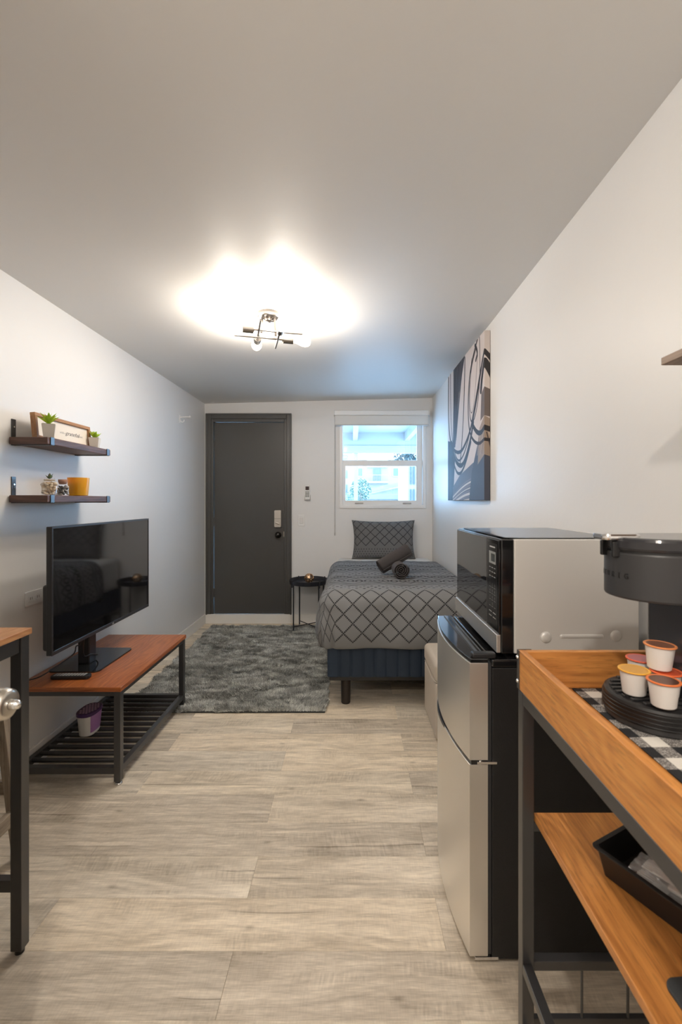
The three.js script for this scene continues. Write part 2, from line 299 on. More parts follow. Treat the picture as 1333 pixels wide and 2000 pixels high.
{ // flush lamp in the part of the room behind the camera
  const x = -0.15, z = 0.42, y = H_L + (x - XL) / (XR - XL) * (H_R - H_L) - 0.001;
  const t = thing('flush_ceiling_lamp', 'round white flush lamp on the ceiling above the entrance end', 'ceiling light', [x, y, z]);
  mesh('rim', lathe([[0, 0], [0.16, 0], [0.163, -0.025], [0.15, -0.03], [0.148, -0.012], [0, -0.012]], 40), nickel, t);
  mesh('diffuser', lathe([[0.001, -0.075], [0.06, -0.07], [0.11, -0.055], [0.146, -0.026], [0.146, -0.015]], 40), PH({ color: new THREE.Color().setRGB(0.9, 0.88, 0.84), roughness: 0.5, emissive: new THREE.Color().setRGB(1, 0.86, 0.7), emissiveIntensity: 1.2 }), t);
  const l = new THREE.PointLight(BULB, 2.8); l.position.set(0, -0.05, 0); l.castShadow = true; l.shadow.radius = 2; l.name = 'flush_light'; t.add(l);
}

// ------------------------------------------------------------------ window blind
{
  const t = thing('roller_blind', 'white roller blind rolled up above the window with hanging wand', 'blind', [0.307, 2.227, -D]);
  const x0 = -0.183 - 0.307, x1 = 0.797 - 0.307;
  mesh('headrail', bx(x0, x1, -0.05, 0, 0.001, 0.075, 0.006, 2), vinylM, t);
  mesh('end_cap', bx(x1, x1 + 0.012, -0.052, 0.002, 0.001, 0.077, 0.003), whitePlastic, t);
  mesh('end_cap', bx(x0 - 0.008, x0, -0.052, 0.002, 0.001, 0.077, 0.003), whitePlastic, t);
  mesh('fabric', bx(x0 + 0.006, x1 - 0.004, -0.142, -0.05, 0.05, 0.054, 0.001), S({ color: new THREE.Color().setRGB(0.76, 0.75, 0.72), roughness: 0.8, bumpMap: withRepeat(weave, 20, 3), bumpScale: 0.0003 }), t);
  mesh('bottom_rail', bx(x0 + 0.004, x1 - 0.002, -0.155, -0.142, 0.042, 0.062, 0.003), S({ color: new THREE.Color().setRGB(0.55, 0.54, 0.52), roughness: 0.5 }), t);
  mesh('wand', merge([rod(V(x0 + 0.004, -1.28, 0.03), V(x0 + 0.004, -0.05, 0.03), 0.004, 8), rod(V(x0 + 0.004, -1.3, 0.03), V(x0 + 0.004, -1.27, 0.03), 0.006, 10)]), S({ color: new THREE.Color().setRGB(0.5, 0.48, 0.45), roughness: 0.5 }), t);
}
{ // wall switch, remote in its holder, hook, outlet
  const s = thing('light_switch', 'white rocker light switch beside the dark door', 'switch', [-0.531, 1.025, -D]);
  mesh('plate', extrude(roundShape(-0.036, 0.036, 0, 0.116, 0.006), 0.011, 0.003), whitePlastic, s);
  mesh('rocker', bx(-0.017, 0.017, 0.025, 0.091, 0.009, 0.0155, 0.003).applyMatrix4(new THREE.Matrix4().makeRotationX(0.0)), S({ color: new THREE.Color().setRGB(0.72, 0.7, 0.68), roughness: 0.3 }), s);
  const r = thing('remote_control', 'white remote control with small screen in a wall holder', 'remote', [-0.468, 1.298, -D]);
  mesh('holder', merge([bx(-0.032, 0.032, 0, 0.05, 0, 0.008, 0.002), bx(-0.032, 0.032, 0, 0.012, 0.008, 0.034, 0.002)]), S({ color: new THREE.Color().setRGB(0.5, 0.48, 0.45), roughness: 0.4 }), r);
  mesh('body', extrude(roundShape(-0.026, 0.026, 0.008, 0.158, 0.01), 0.018, 0.004).translate(0, 0, 0.009), whitePlastic, r);
  mesh('screen', bx(-0.019, 0.019, 0.103, 0.142, 0.026, 0.0282, 0.001), S({ color: new THREE.Color().setRGB(0.06, 0.035, 0.035), roughness: 0.2 }), r);
  const bk = S({ color: new THREE.Color().setRGB(0.1, 0.12, 0.1), roughness: 0.5 });
  for (let i = 0; i < 3; i++) for (let j = 0; j < 4; j++) mesh('button', bx(-0.019 + i * 0.0135, -0.009 + i * 0.0135, 0.03 + j * 0.016, 0.041 + j * 0.016, 0.026, 0.029, 0.001), bk, r);
  const h = thing('wall_hook', 'small white wall hook high beside the door corner', 'hook', [XL, 1.99, -4.06]);
  mesh('plate', bx(0, 0.006, 0, 0.07, -0.012, 0.012, 0.002), whitePlastic, h);
  mesh('peg', merge([rod(V(0.004, 0.052, 0), V(0.085, 0.056, 0), 0.005), new THREE.SphereGeometry(0.009, 14, 10).translate(0.088, 0.056, 0)]), whitePlastic, h);
  mesh('lower_hook', tube([V(0.004, 0.02, 0), V(0.02, 0.008, 0), V(0.034, 0.014, 0), V(0.037, 0.03, 0)], 0.005, 20), whitePlastic, h);
  const o = thing('wall_outlet', 'white double outlet on the wall behind the television', 'outlet', [XL, 0.785, -2.19]);
  mesh('plate', extrude(roundShape(-0.058, 0.058, 0, 0.07, 0.006), 0.006, 0.002).rotateY(Math.PI / 2), wallM, o);
  for (const z of [-0.024, 0.024]) {
    const f = mesh('receptacle', extrude(roundShape(-0.017, 0.017, 0.018, 0.052, 0.01), 0.003, 0.0008).rotateY(Math.PI / 2).translate(0.005, 0, z), wallM, o);
    for (const q of [-0.006, 0.006]) mesh('slot', bx(0.0065, 0.0084, 0.03, 0.042, z + q - 0.0015, z + q + 0.0015, 0), S({ color: new THREE.Color().setRGB(0.16, 0.14, 0.12), roughness: 0.8 }), f);
  }
}

// ------------------------------------------------------------------ canvas print on the right wall
{
  const paint = canvasTex(1024, 1024, (g, w, h) => {
    g.fillStyle = 'rgb(204,192,186)'; g.fillRect(0, 0, w, h);
    const X = (u) => u * w, Y = (v) => v * h, ink = 'rgb(38,33,36)';
    g.lineCap = 'round'; g.lineJoin = 'round';
    const line = (pts, wd, col = ink) => { g.strokeStyle = col; g.lineWidth = wd * 1.55; g.beginPath(); g.moveTo(X(pts[0][0]), Y(pts[0][1])); for (let i = 1; i < pts.length - 1; i++) { const mx = (pts[i][0] + pts[i + 1][0]) / 2, my = (pts[i][1] + pts[i + 1][1]) / 2; g.quadraticCurveTo(X(pts[i][0]), Y(pts[i][1]), X(mx), Y(my)); } const e = pts[pts.length - 1]; g.lineTo(X(e[0]), Y(e[1])); g.stroke(); };
    const poly = (pts, col) => { g.fillStyle = col; g.beginPath(); pts.forEach(([a, b], i) => (i ? g.lineTo(X(a), Y(b)) : g.moveTo(X(a), Y(b)))); g.closePath(); g.fill(); };
    poly([[0.2, 0.0], [0.55, 0.0], [0.46, 0.12], [0.36, 0.25], [0.3, 0.45], [0.26, 0.6], [0.18, 0.6], [0.2, 0.3]], 'rgb(46,38,44)');
    for (let i = 0; i < 26; i++) line([[0.24 + 0.011 * i, 0.0], [0.2 + 0.008 * i, 0.24 + 0.01 * (i % 5)], [0.19 + 0.004 * i, 0.5 + 0.012 * (i % 7)]], 3 + (i % 3) * 2, i % 4 ? 'rgb(34,29,33)' : 'rgb(96,84,86)');
    poly([[0.0, 0.52], [0.17, 0.55], [0.25, 0.7], [0.22, 0.85], [0.18, 1.0], [0.0, 1.0]], 'rgb(36,44,58)');
    poly([[0.18, 0.9], [0.4, 0.82], [0.75, 0.76], [1, 0.74], [1, 1], [0.18, 1]], 'rgb(92,92,104)');
    for (let i = 0; i < 9; i++) line([[0.18, 0.965 + i * 0.012], [0.45, 0.89 + i * 0.016], [0.78, 0.85 + i * 0.02]], 5 + (i % 3) * 3, i % 2 ? 'rgb(206,196,192)' : 'rgb(120,116,124)');
    poly([[0.72, 0.82], [0.9, 0.6], [1, 0.58], [1, 1], [0.66, 1]], 'rgb(70,74,88)');
    poly([[0.9, 0.56], [1, 0.5], [1, 0.73], [0.86, 0.78]], 'rgb(150,132,118)');
    poly([[0.94, 0.36], [1, 0.33], [1, 0.5], [0.92, 0.52]], 'rgb(104,92,88)');
    for (let i = 0; i < 10; i++) line([[0.87 + i * 0.013, 0.6], [0.85 + i * 0.012, 0.72]], 4, i % 2 ? 'rgb(60,50,50)' : 'rgb(206,186,168)');
    line([[0.03, 0.02], [0.01, 0.28], [0.06, 0.5], [0.2, 0.62], [0.42, 0.665], [0.6, 0.6], [0.74, 0.5], [0.86, 0.34], [0.95, 0.18], [1.0, 0.12]], 17);
    line([[0.1, 0.0], [0.1, 0.3], [0.16, 0.55], [0.32, 0.72], [0.5, 0.7], [0.66, 0.58], [0.82, 0.36], [0.93, 0.2]], 10);
    line([[0.14, 0.55], [0.22, 0.68], [0.4, 0.76], [0.54, 0.74], [0.7, 0.6], [0.76, 0.5]], 22);
    line([[0.16, 0.66], [0.26, 0.78], [0.42, 0.82], [0.58, 0.74], [0.7, 0.62]], 15);
    line([[0.55, 0.02], [0.53, 0.3], [0.47, 0.58], [0.41, 0.74]], 13);
    line([[0.86, 0.0], [0.7, 0.1], [0.63, 0.3], [0.64, 0.5], [0.72, 0.6], [0.88, 0.66], [1, 0.64]], 13);
    line([[0.9, 0.0], [0.92, 0.2], [0.88, 0.38], [0.78, 0.5], [0.68, 0.48], [0.65, 0.3], [0.72, 0.12], [0.82, 0.05]], 8);
    line([[0.73, 0.5], [0.8, 0.56], [0.92, 0.6], [1, 0.57]], 20);
    line([[0.72, 0.08], [0.66, 0.3], [0.7, 0.45], [0.78, 0.4], [0.86, 0.1]], 4);
    line([[0.8, 0.02], [0.87, 0.08], [0.82, 0.12]], 16);
    line([[1, 0.18], [0.96, 0.24], [0.93, 0.34]], 26);
  });
  const t = thing('canvas_print', 'large square canvas print of black looping brush strokes on right wall', 'painting', [XR, 1.293, -3.268]);
  const L = 1.044, Hh = 1.037, th = 0.038, front = bx(-th, -0.002, 0, Hh, -L / 2, L / 2, 0.003);
  const n = flat(front), p = n.attributes.position, uv = n.attributes.uv, nm = n.attributes.normal;
  for (let i = 0; i < p.count; i++) { let u = (p.getZ(i) + L / 2) / L, v = p.getY(i) / Hh; if (Math.abs(nm.getZ(i)) > 0.7) u = nm.getZ(i) > 0 ? 1 - (p.getX(i) + th) * 0.9 : (p.getX(i) + th) * 0.9; uv.setXY(i, clamp(u, 0.002, 0.998), clamp(v, 0.002, 0.998)); }
  mesh('canvas', n, S({ map: paint, roughness: 0.62, bumpMap: withRepeat(weave, 14, 14), bumpScale: 0.0002 }), t);
}

// ------------------------------------------------------------------ wall shelves on the left and what stands on them
function wallShelf(y, label) {
  const z0 = -2.03, z1 = -2.56, dep = 0.178, th = 0.032;
  const t = thing('wall_shelf', label, 'shelf', [XL, y, (z0 + z1) / 2]);
  const hl = (z0 - z1) / 2;
  mesh('board', metric(bx(0.004, dep, -th, 0, -hl, hl, 0.003), 'z'), darkWood, t);
  for (const z of [hl - 0.03, -hl + 0.03]) {
    const b = mesh('bracket', merge([bx(0, 0.004, -th - 0.004, 0.085, z - 0.013, z + 0.013, 0.001), bx(0, dep + 0.004, -th - 0.004, -th, z - 0.013, z + 0.013, 0.001), bx(dep, dep + 0.004, -th - 0.004, 0.002, z - 0.013, z + 0.013, 0.001)]), blackMetal, t);
    mesh('screw', rod(V(0.003, 0.05, z), V(0.0065, 0.05, z), 0.004, 12), chrome, b);
  }
  return t;
}
const SH1 = 1.578, SH2 = 1.315;
wallShelf(SH1, 'upper dark wood wall shelf carrying a framed sign and two succulents');
wallShelf(SH2, 'lower dark wood wall shelf carrying jars and an amber candle');
{
  const t = thing('framed_sign', 'wood framed white sign with script lettering on the upper shelf', 'sign', [XL + 0.085, SH1 + 0.0005, -2.30]);
  t.rotation.z = 0.1;
  const L = 0.44, H = 0.122, f = 0.016;
  for (const [a, b, c, d] of [[-L / 2, L / 2, 0, f], [-L / 2, L / 2, H - f, H]]) mesh('frame_rail', metric(bx(-0.012, 0.012, c, d, a, b, 0.0015), 'z'), frameWood, t);
  for (const [a, b] of [[-L / 2, -L / 2 + f], [L / 2 - f, L / 2]]) mesh('frame_stile', metric(bx(-0.012, 0.012, f, H - f, a, b, 0.0015), 'y'), frameWood, t);
  const tx = canvasTex(1024, 256, (g, w, h) => {
    g.fillStyle = 'rgb(226,218,206)'; g.fillRect(0, 0, w, h); g.fillStyle = 'rgb(52,46,44)'; g.textBaseline = 'middle';
    g.font = '38px serif'; g.fillText('with a', 430, 140); g.fillText('heart', 808, 142);
    g.save(); g.translate(545, 136); g.transform(1, 0, -0.28, 1, 0, 0); g.font = 'italic bold 70px serif'; g.fillText('grateful', 0, 0); g.restore();
  });
  const pl = new THREE.PlaneGeometry(L - 2 * f, H - 2 * f).rotateY(Math.PI / 2).translate(0.0008, H / 2, 0);
  const pan = mesh('panel', bx(-0.008, 0, f, H - f, -L / 2 + f, L / 2 - f, 0), S({ color: new THREE.Color().setRGB(0.74, 0.7, 0.63), roughness: 0.7 }), t);
  mesh('lettering', pl, S({ map: tx, roughness: 0.7 }), pan);
}
function leafGeo(len, wid, curl, thick) {
  const n = 6, m = 4, p = [], idx = [];
  for (let side = 0; side < 2; side++) for (let i = 0; i <= n; i++) for (let j = 0; j <= m; j++) {
    const s = i / n, q = j / m * 2 - 1, w = wid * Math.sin(Math.PI * (0.12 + 0.88 * s) ** 0.8) * (1 - 0.2 * s), x = len * s;
    p.push(x * Math.cos(curl * s), x * Math.sin(curl * s) * 0.8 + (q * q) * w * 0.35 + (side ? -1 : 1) * thick * (1 - q * q) * Math.sin(Math.PI * Math.min(1, s + 0.12)), q * w);
  }
  const st = m + 1, off = (n + 1) * st;
  for (let i = 0; i < n; i++) for (let j = 0; j < m; j++) { const a = i * st + j, b = a + 1, c = a + st, d = c + 1; idx.push(a, b, c, b, d, c, off + a, off + c, off + b, off + b, off + c, off + d); }
  const g = new THREE.BufferGeometry(); g.setAttribute('position', new THREE.Float32BufferAttribute(p, 3)); g.setIndex(idx); g.computeVertexNormals(); return g;
}
function succulent(pos, turn, s, kind, label) {
  const t = thing('potted_succulent', label, 'plant', pos, 'succulents on the upper shelf'); t.rotation.y = turn;
  const hw = 0.026 * s, lw = 0.019 * s, h = 0.062 * s, tier = new THREE.CylinderGeometry(hw * 1.414, lw * 1.414, h, 4, 1).rotateY(Math.PI / 4).translate(0, h / 2, 0);
  mesh('pot', flat(tier), S({ color: new THREE.Color().setRGB(0.66, 0.62, 0.56), roughness: 0.75, flatShading: true }), t);
  mesh('soil', new THREE.CylinderGeometry(hw * 1.25, hw * 1.25, 0.004, 4).rotateY(Math.PI / 4).translate(0, h, 0), S({ color: new THREE.Color().setRGB(0.2, 0.24, 0.08), roughness: 1 }), t);
  const mats = [[0.42, 0.6, 0.03], [0.52, 0.7, 0.05], [0.32, 0.5, 0.025]].map((c) => PH({ color: new THREE.Color().setRGB(...c), roughness: 0.45 }));
  const rings = kind ? [[6, 0.045, 0.5, 0.013], [5, 0.038, 0.9, 0.012], [4, 0.026, 1.25, 0.01]] : [[7, 0.056, 0.8, 0.0115], [6, 0.06, 1.1, 0.011], [4, 0.052, 1.4, 0.009]];
  rings.forEach(([n, len, el, wid], r) => {
    const g = leafGeo(len * s, wid * s, kind ? 0.35 : -0.2, 0.003 * s);
    for (let i = 0; i < n; i++) {
      const o = mesh('leaf', g, mats[(i + r) % 3], t);
      o.position.y = h + 0.002; o.rotation.order = 'YZX'; o.rotation.y = (i + r * 0.5) / n * Math.PI * 2 + rr(-0.15, 0.15); o.rotation.z = el + rr(-0.12, 0.12);
    }
  });
}
succulent([XL + 0.142, SH1 + 0.0005, -2.092], 0.55, 1.05, 0, 'tall spiky lime green succulent in a white pot before the sign');
succulent([XL + 0.112, SH1 + 0.0005, -2.517], 0.3, 1.0, 1, 'short rosette lime green succulent in a white pot past the sign');
function jar(pos, s, label, fill) {
  const t = thing('glass_jar', label, 'jar', pos);
  const R = 0.03 * s, h = 0.072 * s;
  mesh('glass', lathe([[0.001, 0.002], [R * 0.92, 0.002], [R, R * 0.15], [R, h * 0.66], [R * 0.62, h * 0.86], [R * 0.6, h], [R * 0.68, h * 1.02]], 32), clearGlass, t);
  const list = [], tmp = new THREE.Matrix4();
  for (let i = 0; i < 90; i++) {
    const a = rr(0, 6.28), q = Math.sqrt(rnd()) * R * 0.8, yy = rr(0.006, h * fill.level), g = new THREE.IcosahedronGeometry(fill.size * rr(0.7, 1.2), 1);
    g.scale(1, rr(0.45, 0.8), rr(0.6, 1)); g.applyMatrix4(tmp.makeRotationFromEuler(new THREE.Euler(rr(0, 6), rr(0, 6), rr(0, 6)))); g.translate(Math.cos(a) * q, yy, Math.sin(a) * q);
    const c = fill.colors[(rnd() * fill.colors.length) | 0], cols = new Float32Array(g.attributes.position.count * 3); for (let k = 0; k < cols.length; k += 3) cols.set(c, k);
    const f = flat(g); f.setAttribute('color', new THREE.BufferAttribute(cols, 3)); list.push(f);
  }
  const m = mesh('filling', mergeGeometries(list), S({ vertexColors: true, roughness: 0.6 }), t); m.userData.kind = 'stuff';
  return { t, R, h };
}
{
  const a = jar([XL + 0.128, SH2 + 0.0005, -2.118], 1.1, 'glass jar of pale shells topped with green sprigs on lower shelf', { level: 0.75, size: 0.0105, colors: [[0.72, 0.6, 0.44], [0.6, 0.46, 0.3], [0.8, 0.72, 0.6]] });
  const lm = [[0.1, 0.15, 0.06], [0.16, 0.14, 0.07], [0.07, 0.12, 0.06]].map((c) => S({ color: new THREE.Color().setRGB(...c), roughness: 0.6 }));
  for (let i = 0; i < 13; i++) { const o = mesh('leaf', leafGeo(rr(0.022, 0.034), 0.006, 0.3, 0.0015), lm[i % 3], a.t); o.position.y = a.h * 0.98; o.rotation.order = 'YZX'; o.rotation.y = i * 2.4; o.rotation.z = rr(0.3, 1.2); }
  mesh('neck_tie', new THREE.TorusGeometry(a.R * 0.64, 0.0022, 8, 24).rotateX(Math.PI / 2).translate(0, a.h * 0.9, 0), S({ color: new THREE.Color().setRGB(0.5, 0.38, 0.22), roughness: 0.9 }), a.t);
  const b = jar([XL + 0.12, SH2 + 0.0005, -2.228], 0.92, 'small corked glass jar of dark and white pebbles on lower shelf', { level: 0.7, size: 0.0065, colors: [[0.05, 0.05, 0.05], [0.12, 0.12, 0.12], [0.6, 0.58, 0.54], [0.3, 0.29, 0.28]] });
  mesh('cork', lathe([[0.001, b.h * 0.84], [b.R * 0.54, b.h * 0.84], [b.R * 0.72, b.h * 1.04], [b.R * 0.72, b.h * 1.2], [0.001, b.h * 1.21]], 24), S({ color: new THREE.Color().setRGB(0.36, 0.2, 0.14), roughness: 0.9 }), b.t);
  const c = thing('candle', 'amber yellow glass tumbler candle on the lower shelf', 'candle', [XL + 0.108, SH2 + 0.0005, -2.375]);
  mesh('glass', lathe([[0.001, 0.001], [0.043, 0.001], [0.045, 0.005], [0.0515, 0.095], [0.0495, 0.095], [0.0435, 0.01], [0.001, 0.01]], 40), PH({ color: new THREE.Color().setRGB(0.98, 0.58, 0.015), transmission: 0.5, thickness: 0, roughness: 0.35 }), c);
  mesh('wax', lathe([[0.001, 0.0105], [0.0425, 0.0105], [0.0468, 0.064], [0.001, 0.064]], 36), S({ color: new THREE.Color().setRGB(0.9, 0.46, 0.02), roughness: 0.6 }), c);
  mesh('wick', rod(V(0, 0.064, 0), V(0.001, 0.072, 0), 0.001, 6), S({ color: 0x221a12, roughness: 1 }), c);
}

// ------------------------------------------------------------------ low table, television and what belongs to them
const TT = 0.447;
{
  const x0 = -1.535, x1 = -1.045, z0 = -2.035, z1 = -2.84;
  const t = thing('tv_table', 'low reddish wood table with black metal frame and slatted shelf', 'table', [(x0 + x1) / 2, 0, (z0 + z1) / 2]);
  const hx = (x1 - x0) / 2, hz = (z0 - z1) / 2, g = 0.03;
  mesh('tabletop', metric(bx(-hx, hx, TT - 0.022, TT, -hz, hz, 0.003), 'z'), redWood, t);
  for (const sx of [-1, 1]) for (const sz of [-1, 1]) {
    const cx = sx * (hx - 0.02), cz = sz * (hz - 0.02), leg = mesh('leg', bx(cx - g / 2, cx + g / 2, 0.016, TT - 0.022, cz - g / 2, cz + g / 2, 0.002), blackMetal, t);
    mesh('foot', lathe([[0, 0], [0.016, 0], [0.017, 0.005], [0.012, 0.01], [0.006, 0.011], [0.006, 0.018], [0, 0.018]], 20).translate(cx, 0, cz), chrome, leg);
  }
  for (const sz of [-1, 1]) mesh('apron', bx(-hx + 0.035, hx - 0.035, TT - 0.044, TT - 0.0225, sz * (hz - 0.02) - 0.012, sz * (hz - 0.02) + 0.012, 0.002), blackMetal, t);
  for (const sx of [-1, 1]) mesh('apron', bx(sx * (hx - 0.02) - 0.012, sx * (hx - 0.02) + 0.012, TT - 0.044, TT - 0.0225, -hz + 0.035, hz - 0.035, 0.002), blackMetal, t);
  for (const sz of [-1, 1]) mesh('shelf_rail', bx(-hx + 0.035, hx - 0.035, 0.05, 0.08, sz * (hz - 0.02) - 0.014, sz * (hz - 0.02) + 0.014, 0.002), blackMetal, t);
  for (const sx of [-1, 1]) mesh('shelf_rail', bx(sx * (hx - 0.02) - 0.013, sx * (hx - 0.02) + 0.013, 0.05, 0.08, -hz + 0.035, hz - 0.035, 0.002), blackMetal, t);
  const ns = 12; for (let i = 0; i < ns; i++) { const z = lerp(hz - 0.085, -hz + 0.085, i / (ns - 1)); mesh('slat', rod(V(-hx + 0.03, 0.069, z), V(hx - 0.03, 0.069, z), 0.0105, 12), blackMetal, t); }
}
{
  const X = -1.29, zn = -1.93, zf = -2.85, y0 = 0.623, y1 = 1.178, cz = (zn + zf) / 2;
  const t = thing('television', 'flat black television on a glass stand facing the bed', 'television', [X, TT, cz]);
  const hw = (zn - zf) / 2, b0 = y0 - TT, b1 = y1 - TT;
  const bodyM = S({ color: new THREE.Color().setRGB(0.018, 0.018, 0.02), roughness: 0.35 });
  mesh('housing', bx(-0.022, 0, b0, b1, -hw, hw, 0.003), bodyM, t);
  mesh('back_cover', bx(-0.055, -0.022, b0 + 0.012, b0 + 0.3, -hw + 0.04, hw - 0.02, 0.012, 2), bodyM, t);
  const bz = 0.009; const bezel = extrude(rectShape(-hw, hw, b0, b1, [[-hw + bz, hw - bz, b0 + 0.017, b1 - bz]]), 0.004, 0.001).rotateY(Math.PI / 2);
  mesh('bezel', bezel, S({ color: new THREE.Color().setRGB(0.03, 0.03, 0.034), roughness: 0.3 }), t);
  mesh('screen', bx(0, 0.0018, b0 + 0.016, b1 - bz + 0.001, -hw + bz - 0.001, hw - bz + 0.001, 0), PH({ color: new THREE.Color().setRGB(0.006, 0.006, 0.007), roughness: 0.05, ior: 2.15 }), t);
  const font = await new FontLoader().loadAsync('fonts/droid/droid_sans_bold.typeface.json');
  const lg = new TextGeometry('LG', { font, size: 0.009, depth: 0.0006 }).rotateY(Math.PI / 2).translate(0.0042, b0 + 0.004, -0.125 + 0.1);
  mesh('emblem', lg, S({ color: new THREE.Color().setRGB(0.6, 0.6, 0.62), roughness: 0.3 }), t);
  mesh('neck', merge([bx(-0.115, -0.055, 0.006, b0 + 0.14, 0.02, 0.085, 0.006), bx(-0.09, -0.03, b0 + 0.08, b0 + 0.14, 0.02, 0.085, 0.004)]), blackSatin, t);
  const base = roundShape(-0.20, 0.055, -0.18, 0.18, 0.03); const bg = extrude(base, 0.007, 0.001).rotateX(-Math.PI / 2);
  mesh('glass_base', bg, PH({ color: new THREE.Color().setRGB(0.012, 0.013, 0.014), roughness: 0.05, ior: 1.5 }), t).rotation.y = 0;
  t.children[t.children.length - 1].position.set(-0.01, 0.0005, 0.005);
  mesh('cable', tube([V(-0.03, b0 + 0.01, 0.16), V(-0.045, b0 - 0.03, 0.15), V(-0.06, 0.06, 0.12), V(-0.05, 0.055, 0.08), V(-0.045, 0.045, 0.05), V(-0.06, 0.03, 0.0), V(-0.1, 0.012, -0.02)], 0.0035, 60), blackSatin, t);
  mesh('cable', tube([V(-0.02, b0 + 0.005, 0.2), V(-0.04, b0 - 0.035, 0.19), V(-0.07, b0 - 0.05, 0.17), V(-0.1, 0.08, 0.14), V(-0.13, 0.05, 0.2), V(-0.18, 0.015, 0.27), V(-0.22, 0.006, 0.29)], 0.003, 60), blackSatin, t);
}
{
  const t = thing('tv_remote', 'slim black television remote lying on the reddish table', 'remote', [-1.335, TT + 0.0005, -2.14]); t.rotation.y = 0.03;
  mesh('body', extrude(roundShape(-0.09, 0.09, -0.022, 0.022, 0.016), 0.017, 0.004).rotateX(-Math.PI / 2), blackSatin, t);
  const km = S({ color: new THREE.Color().setRGB(0.42, 0.41, 0.4), roughness: 0.5 });
  for (let i = 0; i < 11; i++) for (let j = 0; j < 3; j++) mesh('button', bx(-0.075 + i * 0.0135, -0.0665 + i * 0.0135, 0.016, 0.0185, -0.015 + j * 0.011, -0.008 + j * 0.011, 0.0008), km, t);
}
{ // moisture absorber tub with purple lid
  const t = thing('moisture_absorber', 'white tub with purple label and perforated purple lid under the table', 'tub', [-1.375, 0.081, -2.36]);
  const sh = (s) => { const q = []; for (let i = 0; i < 48; i++) { const a = i / 48 * Math.PI * 2, c = Math.cos(a), n = Math.sin(a); q.push([Math.sign(c) * Math.abs(c) ** 0.75 * 0.045 * s, Math.sign(n) * Math.abs(n) ** 0.75 * 0.068 * s]); } return q; };
  const ring = [[0, 0.80], [0.004, 0.84], [0.03, 0.88], [0.07, 0.94], [0.105, 1]], P = [], U = [], I = [];
  ring.forEach(([y, s], r) => sh(s).forEach(([x, z], i) => { P.push(x, y, z); U.push(i / 48, y / 0.105); }));
  for (let r = 0; r < ring.length - 1; r++) for (let i = 0; i < 48; i++) { const j = (i + 1) % 48, a = r * 48 + i, b = r * 48 + j, c = a + 48, d = b + 48; I.push(a, c, b, b, c, d); }
  const c0 = P.length / 3; P.push(0, 0, 0); U.push(0, 0); for (let i = 0; i < 48; i++) I.push(c0, i, (i + 1) % 48);
  const tub = new THREE.BufferGeometry(); tub.setAttribute('position', new THREE.Float32BufferAttribute(P, 3)); tub.setAttribute('uv', new THREE.Float32BufferAttribute(U, 2)); tub.setIndex(I); tub.computeVertexNormals();
  mesh('tub', tub, S({ color: new THREE.Color().setRGB(0.78, 0.76, 0.72), roughness: 0.45 }), t);
  const lp = [], li = []; // label wraps the side facing the room
  const k0 = 38, nn = 16; ring.slice(1).forEach(([y, s]) => { for (let q = 0; q <= nn; q++) { const [x, z] = sh(s * 1.012)[(k0 + q) % 48]; lp.push(x, Math.max(y, 0.012) , z); } });
  for (let r = 0; r < 3; r++) for (let q = 0; q < nn; q++) { const a = r * (nn + 1) + q, b = a + 1, c = a + nn + 1, d = c + 1; li.push(a, c, b, b, c, d); }
  const lab = new THREE.BufferGeometry(); lab.setAttribute('position', new THREE.Float32BufferAttribute(lp, 3)); lab.setIndex(li); lab.computeVertexNormals();
  mesh('label_wrap', lab, S({ color: new THREE.Color().setRGB(0.42, 0.2, 0.45), roughness: 0.4, side: THREE.DoubleSide }), t);
  const lidM = S({ color: new THREE.Color().setRGB(0.06, 0.015, 0.1), roughness: 0.35 });
  const lid = mesh('lid', prism(sh(1.08), 0.103, 0.122, 0.004), lidM, t);
  const hg = new THREE.CylinderGeometry(0.0058, 0.0058, 0.0012, 8), hm = S({ color: new THREE.Color().setRGB(0.5, 0.36, 0.5), roughness: 0.7 });
  for (let i = -2; i <= 2; i++) for (let j = -4; j <= 4; j++) { const x = i * 0.015 + (j & 1 ? 0.0075 : 0), z = j * 0.0138; if ((x / 0.04) ** 2 + (z / 0.063) ** 2 < 1) mesh('vent_hole', hg, hm, lid).position.set(x, 0.1222, z); }
}

// ------------------------------------------------------------------ tall table at the left edge and the stool behind it
{
  const x0 = -1.54, x1 = -0.935, zf = -1.305, zn = -0.36, Y = 0.922;
  const t = thing('counter_table', 'tall table with light brown wood top and black metal legs', 'table', [(x0 + x1) / 2, 0, (zf + zn) / 2]);
  const hx = (x1 - x0) / 2, hz = (zn - zf) / 2;
  mesh('tabletop', metric(bx(-hx - 0.005, hx + 0.005, Y - 0.018, Y, -hz - 0.005, hz + 0.005, 0.002), 'z'), deskWood, t);
  const g = 0.032; for (const sx of [-1, 1]) for (const sz of [-1, 1]) { const cx = sx * (hx - g / 2), cz = sz * (hz - g / 2), l = mesh('leg', bx(cx - g / 2, cx + g / 2, 0.014, Y - 0.018, cz - g / 2, cz + g / 2, 0.002), blackMetal, t); mesh('foot', rod(V(cx, 0, cz), V(cx, 0.015, cz), 0.012, 16), blackSatin, l); }
  for (const sx of [-1, 1]) mesh('apron', bx(sx * (hx - 0.016) - 0.011, sx * (hx - 0.016) + 0.011, Y - 0.062, Y - 0.0185, -hz + g, hz - g, 0.002), blackMetal, t);
  for (const sz of [-1, 1]) { mesh('apron', bx(-hx + g, hx - g, Y - 0.062, Y - 0.0185, sz * (hz - 0.016) - 0.011, sz * (hz - 0.016) + 0.011, 0.002), blackMetal, t); mesh('foot_rail', bx(-hx + g, hx - g, 0.178, 0.212, sz * (hz - 0.016) - 0.012, sz * (hz - 0.016) + 0.012, 0.002), blackMetal, t); }
}
